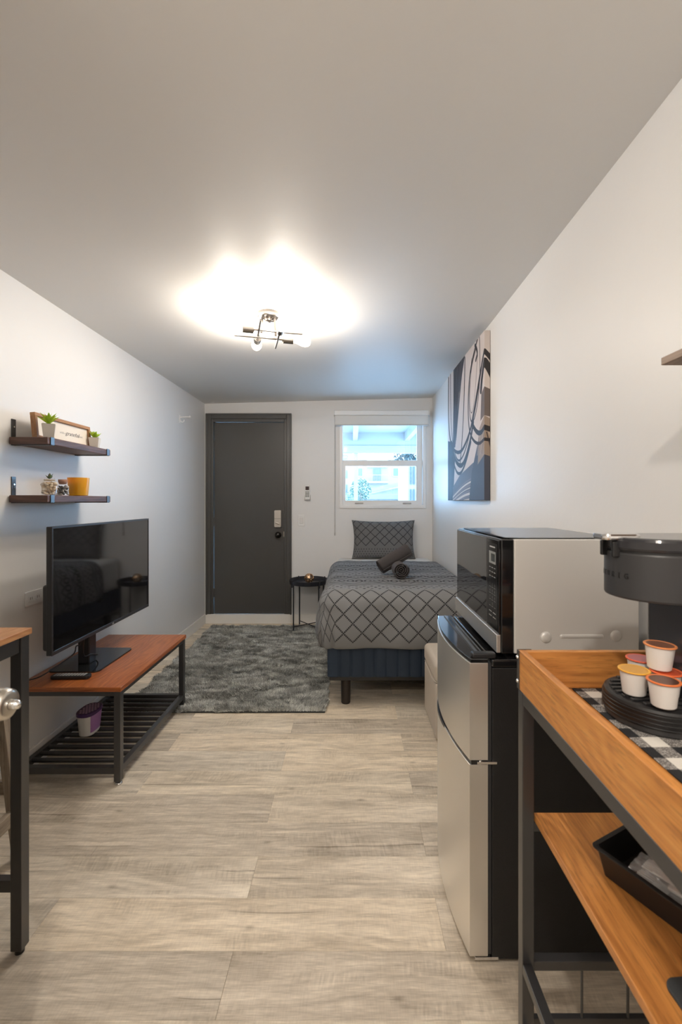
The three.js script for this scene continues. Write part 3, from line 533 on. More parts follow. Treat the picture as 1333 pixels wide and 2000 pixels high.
{
  const t = thing('counter_stool', 'weathered grey wood stool with splayed legs behind the tall table', 'stool', [-1.355, 0, -1.43]);
  const at = (sx, sz, y) => V(sx * (0.165 - 0.09 * y), y, sz * (0.185 - 0.04 * y));
  for (const sx of [-1, 1]) for (const sz of [-1, 1]) mesh('leg', metric(bar(at(sx, sz, 0.004), at(sx, sz, 0.59), 0.034, 0.034, 0.003), 'y'), greyWood, t);
  for (const sx of [-1, 1]) mesh('stretcher', metric(bar(at(sx, -0.95, 0.17), at(sx, 0.95, 0.17), 0.022, 0.05, 0.003), 'z'), greyWood, t);
  for (const sz of [-1, 1]) mesh('stretcher', metric(bar(at(-0.95, sz, 0.27), at(0.95, sz, 0.27), 0.022, 0.045, 0.003), 'x'), greyWood, t);
  mesh('seat', metric(bx(-0.13, 0.13, 0.582, 0.615, -0.18, 0.18, 0.01, 2), 'z'), greyWood, t);
}
// ------------------------------------------------------------------ shag rug
{
  const x0 = -1.42, x1 = -0.165, z0 = -2.735, z1 = -4.60, cx = (x0 + x1) / 2, cz = (z0 + z1) / 2, hx = (x1 - x0) / 2, hz = (z0 - z1) / 2;
  const t = thing('shag_rug', 'dark grey shag rug between the bed and the door', 'rug', [cx, 0, cz]);
  mesh('backing', bx(-hx, hx, 0.0008, 0.009, -hz, hz, 0.003), S({ color: new THREE.Color().setRGB(0.05, 0.052, 0.05), roughness: 1 }), t);
  // one tuft: three bent tapering strands
  const p = [], idx = [];
  for (let k = 0; k < 3; k++) {
    const a = k * 2.1, dx = Math.cos(a), dz = Math.sin(a), o = p.length / 3, r = 0.0016;
    const pts = [[dx * 0.001, 0, dz * 0.001, r], [dx * 0.003, 0.012, dz * 0.003, r * 1.1], [dx * 0.007, 0.021, dz * 0.007, r * 0.3]];
    for (const [x, y, z, w] of pts) p.push(x - dz * w, y, z + dx * w, x + dz * w, y, z - dx * w, x + dx * w, y, z + dz * w);
    for (let s = 0; s < 2; s++) { const b = o + s * 3; for (let e = 0; e < 3; e++) { const f = (e + 1) % 3; idx.push(b + e, b + f, b + 3 + e, b + f, b + 3 + f, b + 3 + e); } }
  }
  const g = new THREE.BufferGeometry(); g.setAttribute('position', new THREE.Float32BufferAttribute(p, 3)); g.setIndex(idx); g.computeVertexNormals();
  const sp = 0.0066, nx = Math.floor(2 * hx / sp), nz = Math.floor(2 * hz / sp);
  const pile = new THREE.InstancedMesh(g, S({ color: 0xffffff, roughness: 0.95 }), nx * nz); pile.name = 'pile'; shade(pile); pile.userData.kind = 'stuff'; t.add(pile);
  const m = new THREE.Matrix4(), q = new THREE.Quaternion(), e = new THREE.Euler(), c = new THREE.Color(); let n = 0;
  for (let i = 0; i < nx; i++) for (let j = 0; j < nz; j++) {
    const x = -hx + (i + rnd()) * sp, z = -hz + (j + rnd()) * sp;
    const u = (x + hx) * 3.2, v = (z + hz) * 3.2;
    const lay = (fbm(u * 2.6, v * 5.5, 61, 4) - 0.5) * 6, lie = (fbm(u * 2.4 + 7, v * 4.5, 67, 4) - 0.5) * 5, clump = fbm(u * 6, v * 12, 71, 2);
    e.set(clamp(lay + rr(-0.35, 0.35), -1.15, 1.15), rr(0, 6.28), clamp(lie + rr(-0.35, 0.35), -1.15, 1.15), 'XZY'); q.setFromEuler(e);
    const s = 0.75 + 0.75 * clump; m.compose(V(x, 0.006, z), q, V(s, s * rr(0.85, 1.15), s)); pile.setMatrixAt(n, m);
    const k = rr(0.6, 1.4) * (0.25 + 1.5 * fbm(u * 4, v * 9, 79, 3)); c.setRGB(0.5 * k, 0.505 * k, 0.475 * k); pile.setColorAt(n, c); n++;
  }
  pile.count = n;
}

// ------------------------------------------------------------------ bed
const BED = { x0: -0.155, x1: 0.815, zf: -2.83, zh: -4.715, top: 0.695 };
{
  const cx = (BED.x0 + BED.x1) / 2, cz = (BED.zf + BED.zh) / 2, hx = (BED.x1 - BED.x0) / 2, hz = (BED.zf - BED.zh) / 2;
  const t = thing('bed', 'single bed with navy ribbed box spring on dark round legs', 'bed', [cx, 0, cz]);
  const navy = S({ color: new THREE.Color().setRGB(0.018, 0.034, 0.062), roughness: 0.7, bumpMap: withRepeat(weave, 30, 10), bumpScale: 0.0004 });
  const pts = []; const rib = (n, f) => { for (let i = 0; i < n * 6; i++) { const s = i / (n * 6), b = 0.009 * Math.sqrt(Math.abs(Math.sin(s * n * Math.PI))); pts.push(f(s, b)); } };
  rib(13, (s, b) => [lerp(-hx, hx, s), hz - 0.009 + b]); rib(26, (s, b) => [hx - 0.009 + b, lerp(hz, -hz, s)]); rib(13, (s, b) => [lerp(hx, -hx, s), -hz + 0.009 - b]); rib(26, (s, b) => [-hx + 0.009 - b, lerp(-hz, hz, s)]);
  mesh('box_spring', prism(pts, 0.178, 0.372, 0.008), navy, t);
  mesh('frame', merge([bx(-hx + 0.012, hx - 0.012, 0.155, 0.178, -hz + 0.012, -hz + 0.04, 0.002), bx(-hx + 0.012, hx - 0.012, 0.155, 0.178, hz - 0.04, hz - 0.012, 0.002), bx(-hx + 0.012, -hx + 0.04, 0.155, 0.178, -hz + 0.04, hz - 0.04, 0.002), bx(hx - 0.04, hx - 0.012, 0.155, 0.178, -hz + 0.04, hz - 0.04, 0.002)]), blackSatin, t);
  for (const x of [-hx + 0.115, hx - 0.115]) for (const z of [hz - 0.05, 0, -hz + 0.05]) mesh('leg', lathe([[0, 0], [0.026, 0], [0.029, 0.006], [0.031, 0.158], [0, 0.158]], 24).translate(x, 0, z), S({ color: new THREE.Color().setRGB(0.016, 0.011, 0.009), roughness: 0.35 }), t);
  mesh('mattress', bx(-hx + 0.005, hx - 0.005, 0.373, BED.top, -hz, hz - 0.02, 0.045, 3), S({ color: new THREE.Color().setRGB(0.72, 0.71, 0.69), roughness: 0.85 }), t);
}
// printed tuft pattern: drawn once in dark on light, used for colour and relief. u runs across the bed, v from foot to head
function tufts(g, w, h, bg, ink, M) {
  g.fillStyle = bg; g.fillRect(0, 0, w, h);
  const dot = (x, y, r) => { g.beginPath(); g.ellipse(x * M, h - y * M, r * M, r * M, 0, 0, 6.3); g.fill(); };
  g.fillStyle = ink;
  const seg = (x0, y0, x1, y1, step = 0.0125, r = 0.0048) => { const L = Math.hypot(x1 - x0, y1 - y0), n = Math.max(1, Math.round(L / step)); for (let i = 0; i <= n; i++) dot(lerp(x0, x1, i / n), lerp(y0, y1, i / n), r); };
  return { dot, seg };
}
function drawComforter(bg, ink) {
  return (g, w, h) => {
    const M = w / 1.92, { dot, seg } = tufts(g, w, h, bg, ink, M), W = 1.92;     // 1.92 m wide, h / M long
    const cell = 0.115, rows = 3;
    for (let i = -4; i < 20; i++) for (let r = 0; r < rows; r++) { const x = i * cell, y = 0.06 + r * cell; seg(x, y, x + cell / 2, y + cell / 2); seg(x + cell / 2, y + cell / 2, x + cell, y); seg(x, y + cell, x + cell / 2, y + cell / 2); seg(x + cell / 2, y + cell / 2, x + cell, y + cell); }
    let y = 0.06 + rows * cell + 0.04;
    const dots = (n, sp, dy) => { for (let k = 0; k < n; k++) { for (let x = 0; x < W; x += sp) dot(x + (k % 2 ? sp / 2 : 0), y, 0.0095); y += dy; } };
    const wave = (amp, per, th) => { for (let x = 0; x < W; x += 0.007) dot(x, y + amp * Math.sin(x / per * 6.283), th); };
    const zig = (amp, per) => { for (let x = 0; x < W; x += per) { seg(x, y - amp, x + per / 2, y + amp, 0.009, 0.007); seg(x + per / 2, y + amp, x + per, y - amp, 0.009, 0.007); } };
    const chain = (per, a) => { for (let x = 0; x < W; x += per) for (let k = 0; k < 22; k++) { const q = k / 22 * 6.283; dot(x + Math.cos(q) * per * 0.36, y + Math.sin(q) * a, 0.008); } };
    while (y < h / M - 0.1) {
      dots(3, 0.05, 0.034); y += 0.012; wave(0.012, 0.34, 0.0072); y += 0.042; wave(0.012, 0.34, 0.0072); y += 0.05;
      zig(0.018, 0.075); y += 0.06; chain(0.062, 0.03); y += 0.07; wave(0.008, 0.2, 0.006); y += 0.036; zig(0.02, 0.1); y += 0.062; chain(0.05, 0.026); y += 0.064; wave(0.01, 0.26, 0.0056); y += 0.045;
    }
  };
}
const cloth = canvasTex(1536, 1856, drawComforter('rgb(120,121,122)', 'rgb(46,46,49)'));
const clothBump = canvasTex(1536, 1856, drawComforter('rgb(70,70,70)', 'rgb(230,230,230)'), false);
const fabricM = (m, b, s) => PH({ map: m, bumpMap: b, bumpScale: s, roughness: 0.88, sheen: 0.35, sheenRoughness: 0.5, sheenColor: new THREE.Color().setRGB(0.5, 0.5, 0.52) });
{
  const R = 0.115, drop = 0.345, smax = R * Math.PI / 2 + drop - R, hem = 0.06;
  const xi0 = -0.215 + R, xi1 = 0.83 - 0.07, di0 = 2.79 + R, di1 = 4.24, yTop = 0.724;
  const t = thing('comforter', 'grey comforter with dark tufted diamonds and dotted bands over the bed', 'comforter', [(xi0 + xi1) / 2, yTop, -(di0 + di1) / 2]);
  const prof = (s, r) => { const q = r * Math.PI / 2; if (s <= 0) return [0, 0]; if (s < q) return [r * Math.sin(s / r), r * (1 - Math.cos(s / r))]; const e = Math.min(s, smax) - q, o = r + 0.018 * Math.sin(e / (smax - q) * 2.6), k = Math.max(0, s - smax); return [o - k * 0.8, r + e + 0.012 * Math.sin(Math.min(k / hem, 1) * Math.PI)]; };
  const NA = 150, NB = 170, aMin = -(smax + hem), aMax = xi1 - xi0 + smax * 0.6, bMin = -(smax + hem), bMax = di1 - di0 + 0.07, p = [], uv = [], I = [];
  for (let i = 0; i <= NA; i++) for (let j = 0; j <= NB; j++) {
    const a = lerp(aMin, aMax, i / NA), b = lerp(bMin, bMax, j / NB), W = xi1 - xi0, L = di1 - di0;
    const dx = a < 0 ? -a : a > W ? a - W : 0, db = b < 0 ? -b : 0, s = Math.max(dx, db), phi = dx + db > 0 ? Math.atan2(db, dx) : 0, r = a > W ? 0.07 : R;
    const [o, v] = prof(s, r), sx = a < 0 ? -1 : 1;
    let x = xi0 + clamp(a, 0, W) + sx * o * Math.cos(phi) * (dx > 0 ? 1 : 0), d = di0 + clamp(b, 0, L) - o * Math.sin(phi), y = yTop - v;
    if (b > L) { const e = b - L; d = di1 + 0.03 * Math.sin(Math.min(e / 0.06, 1) * Math.PI / 1.0); y -= Math.min(e, 0.05) * 0.8; }
    const side = clamp(s / 0.15, 0, 1), w1 = fbm(a * 4 + 20, b * 4 + 20, 41, 3) - 0.5, w2 = fbm(a * 11 + 5, b * 11 + 9, 43, 2) - 0.5;
    const fold = 0.012 * side * Math.sin((dx > db ? b : a) * 17 + 3 * w1) * clamp((s - 0.1) / 0.25, 0, 1);
    y += (1 - side) * (0.018 * w1 + 0.008 * w2) + (s > smax * 0.9 ? 0.02 * w1 : 0);
    x += -(dx > 0 && a < 0 ? 1 : 0) * (0.026 * w1 + fold + 0.006 * w2) * Math.cos(phi); d += -(0.026 * w1 + fold + 0.006 * w2) * Math.sin(phi) * (db > 0 ? 1 : 0);
    x = Math.min(x, 0.838); p.push(x - (xi0 + xi1) / 2, y - yTop, -d + (di0 + di1) / 2); uv.push((a + 0.47) / 1.92, (b + 0.43) / 2.32);
  }
  for (let i = 0; i < NA; i++) for (let j = 0; j < NB; j++) { const a = i * (NB + 1) + j, b = a + NB + 1; I.push(a, b, a + 1, b, b + 1, a + 1); }
  const g = new THREE.BufferGeometry(); g.setAttribute('position', new THREE.Float32BufferAttribute(p, 3)); g.setAttribute('uv', new THREE.Float32BufferAttribute(uv, 2)); g.setIndex(I); g.computeVertexNormals();
  const fm = fabricM(cloth, clothBump, 0.004); fm.side = THREE.DoubleSide;
  mesh('cover', g, fm, t);
}
{ // pillow standing against the wall
  const draw = (bg, ink) => (g, w, h) => {
    const M = w / 0.72, { dot, seg } = tufts(g, w, h, bg, ink, M), c = 0.105;
    for (let i = -1; i < 9; i++) for (let r = 0; r < 3; r++) { const x = i * c, y = 0.15 + r * c * 0.95; seg(x, y + c / 2, x + c / 2, y, 0.006, 0.004); seg(x + c / 2, y, x + c, y + c / 2, 0.006, 0.004); seg(x, y + c / 2, x + c / 2, y + c, 0.006, 0.004); seg(x + c / 2, y + c, x + c, y + c / 2, 0.006, 0.004); }
    for (let r = 0; r < 4; r++) for (let x = 0; x < 0.72; x += 0.03) dot(x + (r % 2) * 0.015, 0.03 + r * 0.027, 0.0055);
  };
  const pc = canvasTex(1024, 640, draw('rgb(104,104,104)', 'rgb(50,50,53)')), pb = canvasTex(1024, 640, draw('rgb(70,70,70)', 'rgb(230,230,230)'), false);
  const hw = 0.325, hh = 0.2, N = 40, p = [], uv = [], I = [];
  for (let side = 0; side < 2; side++) for (let i = 0; i <= N; i++) for (let j = 0; j <= N; j++) {
    const u = i / N * 2 - 1, v = j / N * 2 - 1, pin = 1 - 0.075 * (1 - Math.abs(v) ** 2.2) * Math.abs(u) ** 6, pinv = 1 - 0.09 * (1 - Math.abs(u) ** 2.2) * Math.abs(v) ** 6;
    const puff = Math.max(0, (1 - u ** 4) * (1 - v ** 4)) ** 0.55, w = fbm(u * 3 + 9, v * 3 + 4, 53, 3) - 0.5;
    p.push(u * hw * pin, v * hh * pinv, (side ? -1 : 1) * (0.07 * puff * (1 + 0.3 * w) + 0.003)); uv.push(i / N, j / N);
  }
  const st = N + 1, of = st * st; for (let i = 0; i < N; i++) for (let j = 0; j < N; j++) { const a = i * st + j, b = a + st; I.push(a, b, a + 1, b, b + 1, a + 1, of + a, of + a + 1, of + b, of + b, of + a + 1, of + b + 1); }
  for (let k = 0; k < N; k++) { for (const [a, b] of [[k, k + 1], [N * st + k + 1, N * st + k], [(k + 1) * st, k * st], [k * st + N, (k + 1) * st + N]]) I.push(a, b, of + a, b, of + b, of + a); }
  const g = new THREE.BufferGeometry(); g.setAttribute('position', new THREE.Float32BufferAttribute(p, 3)); g.setAttribute('uv', new THREE.Float32BufferAttribute(uv, 2)); g.setIndex(I); g.computeVertexNormals();
  const o = solo('pillow', g, (() => { const m = fabricM(pc, pb, 0.003); m.side = THREE.DoubleSide; return m; })(), 'grey pillow with dark tufted diamonds leaning against the wall under window', 'pillow', [0.322, 0.893, -4.615]);
  o.rotation.x = -0.16;
}
{ // two rolled towels
  const terry = dataTex(256, 256, (x, y) => { const v = 255 * fbm(x / 3, y / 3, 87, 2, 85, 85); return [v, v, v]; }, false);
  const towM = PH({ color: new THREE.Color().setRGB(0.066, 0.058, 0.058), roughness: 0.95, bumpMap: withRepeat(terry, 12, 12), bumpScale: 0.003, sheen: 0.4, sheenColor: new THREE.Color().setRGB(0.4, 0.36, 0.36), sheenRoughness: 0.6 });
  const rollGeo = (R, L, turns) => {
    const out = [], inn = [], n = turns * 26, th = R / turns * 0.45;
    for (let i = 0; i <= n; i++) { const a = i / 26 * 6.283, r = R * (0.12 + 0.88 * i / n); out.push([Math.cos(a) * r, Math.sin(a) * r]); inn.push([Math.cos(a) * (r - th), Math.sin(a) * (r - th)]); }
    const sh = new THREE.Shape([...out, ...inn.reverse()].map((q) => new THREE.Vector2(...q)));
    return metric(new THREE.ExtrudeGeometry(sh, { depth: L - 0.012, bevelEnabled: true, bevelThickness: 0.006, bevelSize: 0.003, bevelOffset: -0.003, bevelSegments: 2, steps: 1 }).translate(0, 0, -L / 2 + 0.006), 'z');
  };
  const a = solo('rolled_towel', rollGeo(0.062, 0.14, 4), towM, 'charcoal rolled towel lying flat with its spiral end showing', 'towel', [0.352, 0.726 + 0.062, -3.305]); a.rotation.set(0, 0.05, 0.4);
  const b = solo('rolled_towel', rollGeo(0.06, 0.27, 4), towM, 'charcoal rolled towel propped up slanting across the other roll', 'towel', [0.325, 0.848, -3.464]);
  b.quaternion.setFromUnitVectors(V(0, 0, 1), V(-0.235, -0.128, 0.075).normalize());
}

// ------------------------------------------------------------------ side table with wire ball
{
  const t = thing('tray_side_table', 'round black metal tray table between the door and the bed', 'side table', [-0.434, 0, -4.52]);
  const M = S({ color: new THREE.Color().setRGB(0.016, 0.017, 0.024), roughness: 0.32 }), r = 0.192;
  mesh('tray', lathe([[0.001, 0.462], [r - 0.006, 0.462], [r, 0.468], [r + 0.002, 0.505], [r - 0.002, 0.505], [r - 0.006, 0.472], [r - 0.012, 0.468], [0.001, 0.468]], 56), M, t);
  const fr = []; for (let k = 0; k < 4; k++) { const a = Math.PI / 4 + k * Math.PI / 2 + 0.12, q = 0.178; fr.push([Math.cos(a) * q, Math.sin(a) * q]); }
  fr.forEach(([x, z]) => mesh('leg', merge([rod(V(x, 0, z), V(x, 0.462, z), 0.0065, 12)]), M, t));
  fr.forEach(([x, z]) => mesh('stud', merge([bx(x * 1.085 - 0.006, x * 1.085 + 0.006, 0.44, 0.512, z * 1.085 - 0.006, z * 1.085 + 0.006, 0.003)]), M, t));
  mesh('brace', rod(V(fr[0][0], 0.05, fr[0][1]), V(fr[2][0], 0.05, fr[2][1]), 0.0045, 10), M, t);
  mesh('brace', rod(V(fr[1][0], 0.055, fr[1][1]), V(fr[3][0], 0.055, fr[3][1]), 0.0045, 10), M, t);
  const b = thing('decor_ball', 'gold openwork candle ball on the black tray table', 'ornament', [-0.428, 0.4685, -4.50]);
  const gold = S({ color: new THREE.Color().setRGB(0.78, 0.52, 0.32), roughness: 0.25, metalness: 1 }), R = 0.046;
  mesh('candle_cup', lathe([[0.001, 0.004], [0.024, 0.004], [0.026, 0.05], [0.001, 0.05]], 24), S({ color: new THREE.Color().setRGB(0.75, 0.66, 0.55), roughness: 0.5 }), b);
  for (let k = 0; k < 9; k++) { const g = new THREE.TorusGeometry(R * 0.96, 0.0035, 8, 40).scale(1, 1, 1.7); const o = mesh('band', g, gold, b); o.position.y = R + 0.003; o.rotation.set(k * 0.71, k * 1.13, k * 0.4); }
  const plug = thing('charging_cable', 'thin white cable hanging down the wall beside the bed', 'cable', [-0.262, 0.1, -D + 0.004]);
  mesh('plug', bx(-0.012, 0.012, 0.31, 0.345, 0.0, 0.028, 0.004), S({ color: new THREE.Color().setRGB(0.07, 0.05, 0.05), roughness: 0.5 }), plug);
  mesh('cord', tube([V(0, 0.312, 0.014), V(0.004, 0.2, 0.014), V(0.012, 0.08, 0.016), V(0.02, 0.0, 0.02)], 0.0025, 30), whitePlastic, plug);
}

// ------------------------------------------------------------------ fabric storage ottoman
{
  const x0 = 0.44, x1 = 0.825, z0 = -2.385, z1 = -2.765;
  const t = thing('storage_ottoman', 'beige fabric storage ottoman between the bed and the fridge', 'ottoman', [(x0 + x1) / 2, 0, (z0 + z1) / 2]);
  const hx = (x1 - x0) / 2, hz = (z0 - z1) / 2, fb = S({ color: new THREE.Color().setRGB(0.6, 0.53, 0.45), roughness: 0.92, bumpMap: withRepeat(weave, 26, 26), bumpScale: 0.0012 });
  mesh('box', metric(bx(-hx + 0.004, hx - 0.004, 0.022, 0.315, -hz + 0.004, hz - 0.004, 0.012, 2), 'z'), fb, t);
  mesh('lid', metric(bx(-hx, hx, 0.318, 0.425, -hz, hz, 0.03, 3), 'z'), fb, t);
  mesh('piping', tube([V(-hx + 0.004, 0.323, -hz + 0.03), V(-hx + 0.001, 0.323, 0), V(-hx + 0.004, 0.323, hz - 0.03), V(-hx + 0.03, 0.323, hz - 0.002), V(0, 0.323, hz), V(hx - 0.03, 0.323, hz - 0.002)], 0.003, 60), fb, t);
  for (const sx of [-1, 1]) for (const sz of [-1, 1]) mesh('foot', rod(V(sx * (hx - 0.04), 0, sz * (hz - 0.04)), V(sx * (hx - 0.04), 0.024, sz * (hz - 0.04)), 0.016, 16), blackSatin, t);
}

// ------------------------------------------------------------------ fridge
const FR = { x: 0.326, zn: -1.245, zf: -1.715, h: 0.853 };
{
  const cz = (FR.zn + FR.zf) / 2, hz = (FR.zn - FR.zf) / 2;
  const t = thing('mini_fridge', 'two door mini fridge with stainless curved doors and black body', 'fridge', [FR.x, 0, cz]);
  mesh('body', bx(0.062, 0.495, 0.018, FR.h - 0.026, -hz + 0.003, hz - 0.003, 0.004), S({ color: new THREE.Color().setRGB(0.008, 0.008, 0.009), roughness: 0.5, bumpMap: withRepeat(paintBump, 3, 3), bumpScale: 0.001 }), t);
  mesh('top_panel', bx(0.06, 0.497, FR.h - 0.025, FR.h - 0.002, -hz, hz, 0.006, 2), blackGloss, t);
  const curve = (s, in_, x1) => { const q = []; for (let i = 0; i <= 24; i++) { const u = i / 24 * 2 - 1; q.push([-s * (1 - u * u) + in_, -u * (hz - 0.001)]); } q.push([x1, -hz + 0.001], [x1, hz - 0.001]); return q.reverse(); };
  const split = 0.566;
  const up = mesh('freezer_door', prism(curve(0.026, 0, 0.05), split + 0.006, FR.h - 0.012, 0.001), steel, t);
  const dn = mesh('fridge_door', prism(curve(0.026, 0, 0.05), 0.03, split - 0.006, 0.001), steel, t);
  mesh('door_cap', prism(curve(0.025, 0.002, 0.05), FR.h - 0.012, FR.h, 0.002), blackGloss, up);
  mesh('cap_rib', bx(0.022, 0.028, FR.h - 0.001, FR.h + 0.004, -hz + 0.01, hz - 0.03, 0.001), blackGloss, up);
  mesh('cap_rib', bx(0.042, 0.048, FR.h - 0.001, FR.h + 0.004, -hz + 0.01, hz - 0.03, 0.001), blackGloss, up);
  mesh('handle_recess', prism(curve(0.018, 0.004, 0.048), split - 0.006, split + 0.006, 0), blackSatin, dn);
  mesh('handle_lip', prism(curve(0.0275, -0.002, 0.03).map(([x, z]) => [x, z * 0.7 - 0.04]), split - 0.014, split - 0.003, 0.001), S({ color: new THREE.Color().setRGB(0.02, 0.022, 0.028), roughness: 0.25 }), dn);
  mesh('gasket', bx(0.05, 0.062, 0.03, FR.h - 0.014, -hz + 0.008, hz - 0.006, 0.002), S({ color: new THREE.Color().setRGB(0.03, 0.03, 0.032), roughness: 0.7 }), t);
  mesh('hinge_cover', bx(0.008, 0.074, FR.h - 0.001, FR.h + 0.014, hz - 0.028, hz - 0.002, 0.005, 2), S({ color: new THREE.Color().setRGB(0.02, 0.02, 0.022), roughness: 0.3 }), t);
  mesh('hinge', merge([bx(0.02, 0.075, split - 0.004, split + 0.003, hz - 0.012, hz + 0.002, 0.001), rod(V(0.03, split - 0.006, hz - 0.006), V(0.03, split + 0.006, hz - 0.006), 0.006)]), chrome, t);
  mesh('hinge', merge([bx(0.015, 0.08, 0.018, 0.026, hz - 0.02, hz - 0.002, 0.001)]), chrome, t);
  for (const x of [0.1, 0.45]) for (const sz of [-1, 1]) mesh('foot', rod(V(x, 0, sz * (hz - 0.04)), V(x, 0.02, sz * (hz - 0.04)), 0.016, 16), blackSatin, t);
}
// ------------------------------------------------------------------ microwave on the fridge
{
  const zn = -1.25, zf = -1.752, y = FR.h + 0.012, cz = (zn + zf) / 2, hz = (zn - zf) / 2, x0 = 0.408, H = 0.318;
  const t = thing('microwave', 'stainless sided microwave with black glass front on top of fridge', 'microwave', [x0, y, cz]);
  mesh('casing', bx(0.042, 0.39, 0.0, H, -hz, hz, 0.004, 2), greySteel, t);
  mesh('front_frame', bx(0.006, 0.042, 0.0, H, -hz, hz, 0.004, 2), blackGloss, t);
  const split = hz - 0.115;
  const door = mesh('door', bx(0, 0.0062, 0.052, H - 0.004, -hz + 0.003, split, 0.002), PH({ color: new THREE.Color().setRGB(0.006, 0.006, 0.007), roughness: 0.03, ior: 2.1 }), t);
  mesh('steel_strip', bx(-0.006, 0.006, 0.002, 0.052, -hz + 0.002, hz - 0.002, 0.002), steel, t);
  const kp = canvasTex(256, 640, (g, w, h) => {
    g.fillStyle = 'rgb(10,10,12)'; g.fillRect(0, 0, w, h); g.fillStyle = 'rgb(190,190,190)'; g.fillRect(60, 26, 136, 10);
    g.fillStyle = 'rgb(150,152,150)'; g.fillRect(46, 66, 164, 96); g.fillStyle = 'rgb(60,66,64)'; g.fillRect(96, 84, 96, 60);
    g.fillStyle = 'rgb(150,150,150)'; g.font = '20px sans-serif'; g.textAlign = 'center';
    for (let r = 0; r < 3; r++) for (let c = 0; c < 3; c++) g.fillRect(50 + c * 58, 190 + r * 34, 38, 7);
    for (let r = 0; r < 4; r++) for (let c = 0; c < 3; c++) { const n = r < 3 ? String(r * 3 + c + 1) : ['', '0', ''][c]; g.font = '26px sans-serif'; g.fillText(n, 70 + c * 58, 335 + r * 50); g.fillRect(52 + c * 58, 346 + r * 50, 36, 3); }
    g.fillRect(44, 536, 70, 8); g.fillRect(140, 536, 70, 8); g.fillRect(44, 570, 70, 8); g.fillRect(140, 570, 70, 8);
  });
  const panel = mesh('control_panel', bx(0, 0.0062, 0.052, H - 0.004, split + 0.002, hz - 0.003, 0.002), PH({ color: new THREE.Color().setRGB(0.006, 0.006, 0.007), roughness: 0.06, ior: 1.5 }), t);
  mesh('keypad_print', new THREE.PlaneGeometry(hz - split - 0.02, H - 0.08).rotateY(-Math.PI / 2).translate(-0.0006, 0.05 + (H - 0.05) / 2, (split + hz) / 2), PH({ map: kp, roughness: 0.12 }), panel);
  mesh('rivet', new THREE.SphereGeometry(0.016, 20, 12).scale(1, 1, 0.45).translate(0.13, 0.046, hz), greySteel, t);
  mesh('rivet', new THREE.SphereGeometry(0.016, 20, 12).scale(1, 1, 0.45).translate(0.325, 0.05, hz), greySteel, t);
  mesh('embossed_ridge', new THREE.CapsuleGeometry(0.0055, 0.11, 6, 14).rotateZ(Math.PI / 2).scale(1, 1, 0.6).translate(0.23, 0.049, hz), greySteel, t);
  for (const x of [0.07, 0.36]) for (const sz of [-1, 1]) mesh('foot', rod(V(x, -0.012, sz * (hz - 0.04)), V(x, 0.001, sz * (hz - 0.04)), 0.014, 14), blackSatin, t);
  // thin dark sheet lying on the microwave
  const N = 24, p = [], I = [], a0 = 0.02, a1 = 0.345, b0 = -hz + 0.02, b1 = hz - 0.012;
  for (let k = 0; k < 2; k++) for (let i = 0; i <= N; i++) for (let j = 0; j <= N; j++) { const u = i / N, v = j / N, ed = Math.max(Math.abs(u * 2 - 1), Math.abs(v * 2 - 1)); p.push(lerp(a0, a1, u) - 0.18 + 0.006 * (fbm(v * 4, 1, 7, 2) - 0.5), (k ? 0 : 0.0022) + 0.0035 * Math.max(0, fbm(u * 4, v * 4, 95, 2) - 0.35) * ed, lerp(b0, b1, v)); }
  const st = N + 1, of = st * st; for (let i = 0; i < N; i++) for (let j = 0; j < N; j++) { const a = i * st + j, b = a + st; I.push(a, a + 1, b, b, a + 1, b + 1, of + a, of + b, of + a + 1, of + b, of + b + 1, of + a + 1); }
  for (let k = 0; k < N; k++) for (const [a, b] of [[k, k + 1], [N * st + k + 1, N * st + k], [(k + 1) * st, k * st], [k * st + N, (k + 1) * st + N]]) I.push(a, of + a, b, b, of + a, of + b);
  const g = new THREE.BufferGeometry(); g.setAttribute('position', new THREE.Float32BufferAttribute(p, 3)); g.setIndex(I); g.computeVertexNormals();
  solo('protective_mat', g, PH({ color: new THREE.Color().setRGB(0.01, 0.011, 0.013), roughness: 0.16 }), 'thin glossy black mat lying on top of the microwave', 'mat', [x0 + 0.18, y + H + 0.0005, cz]);
}

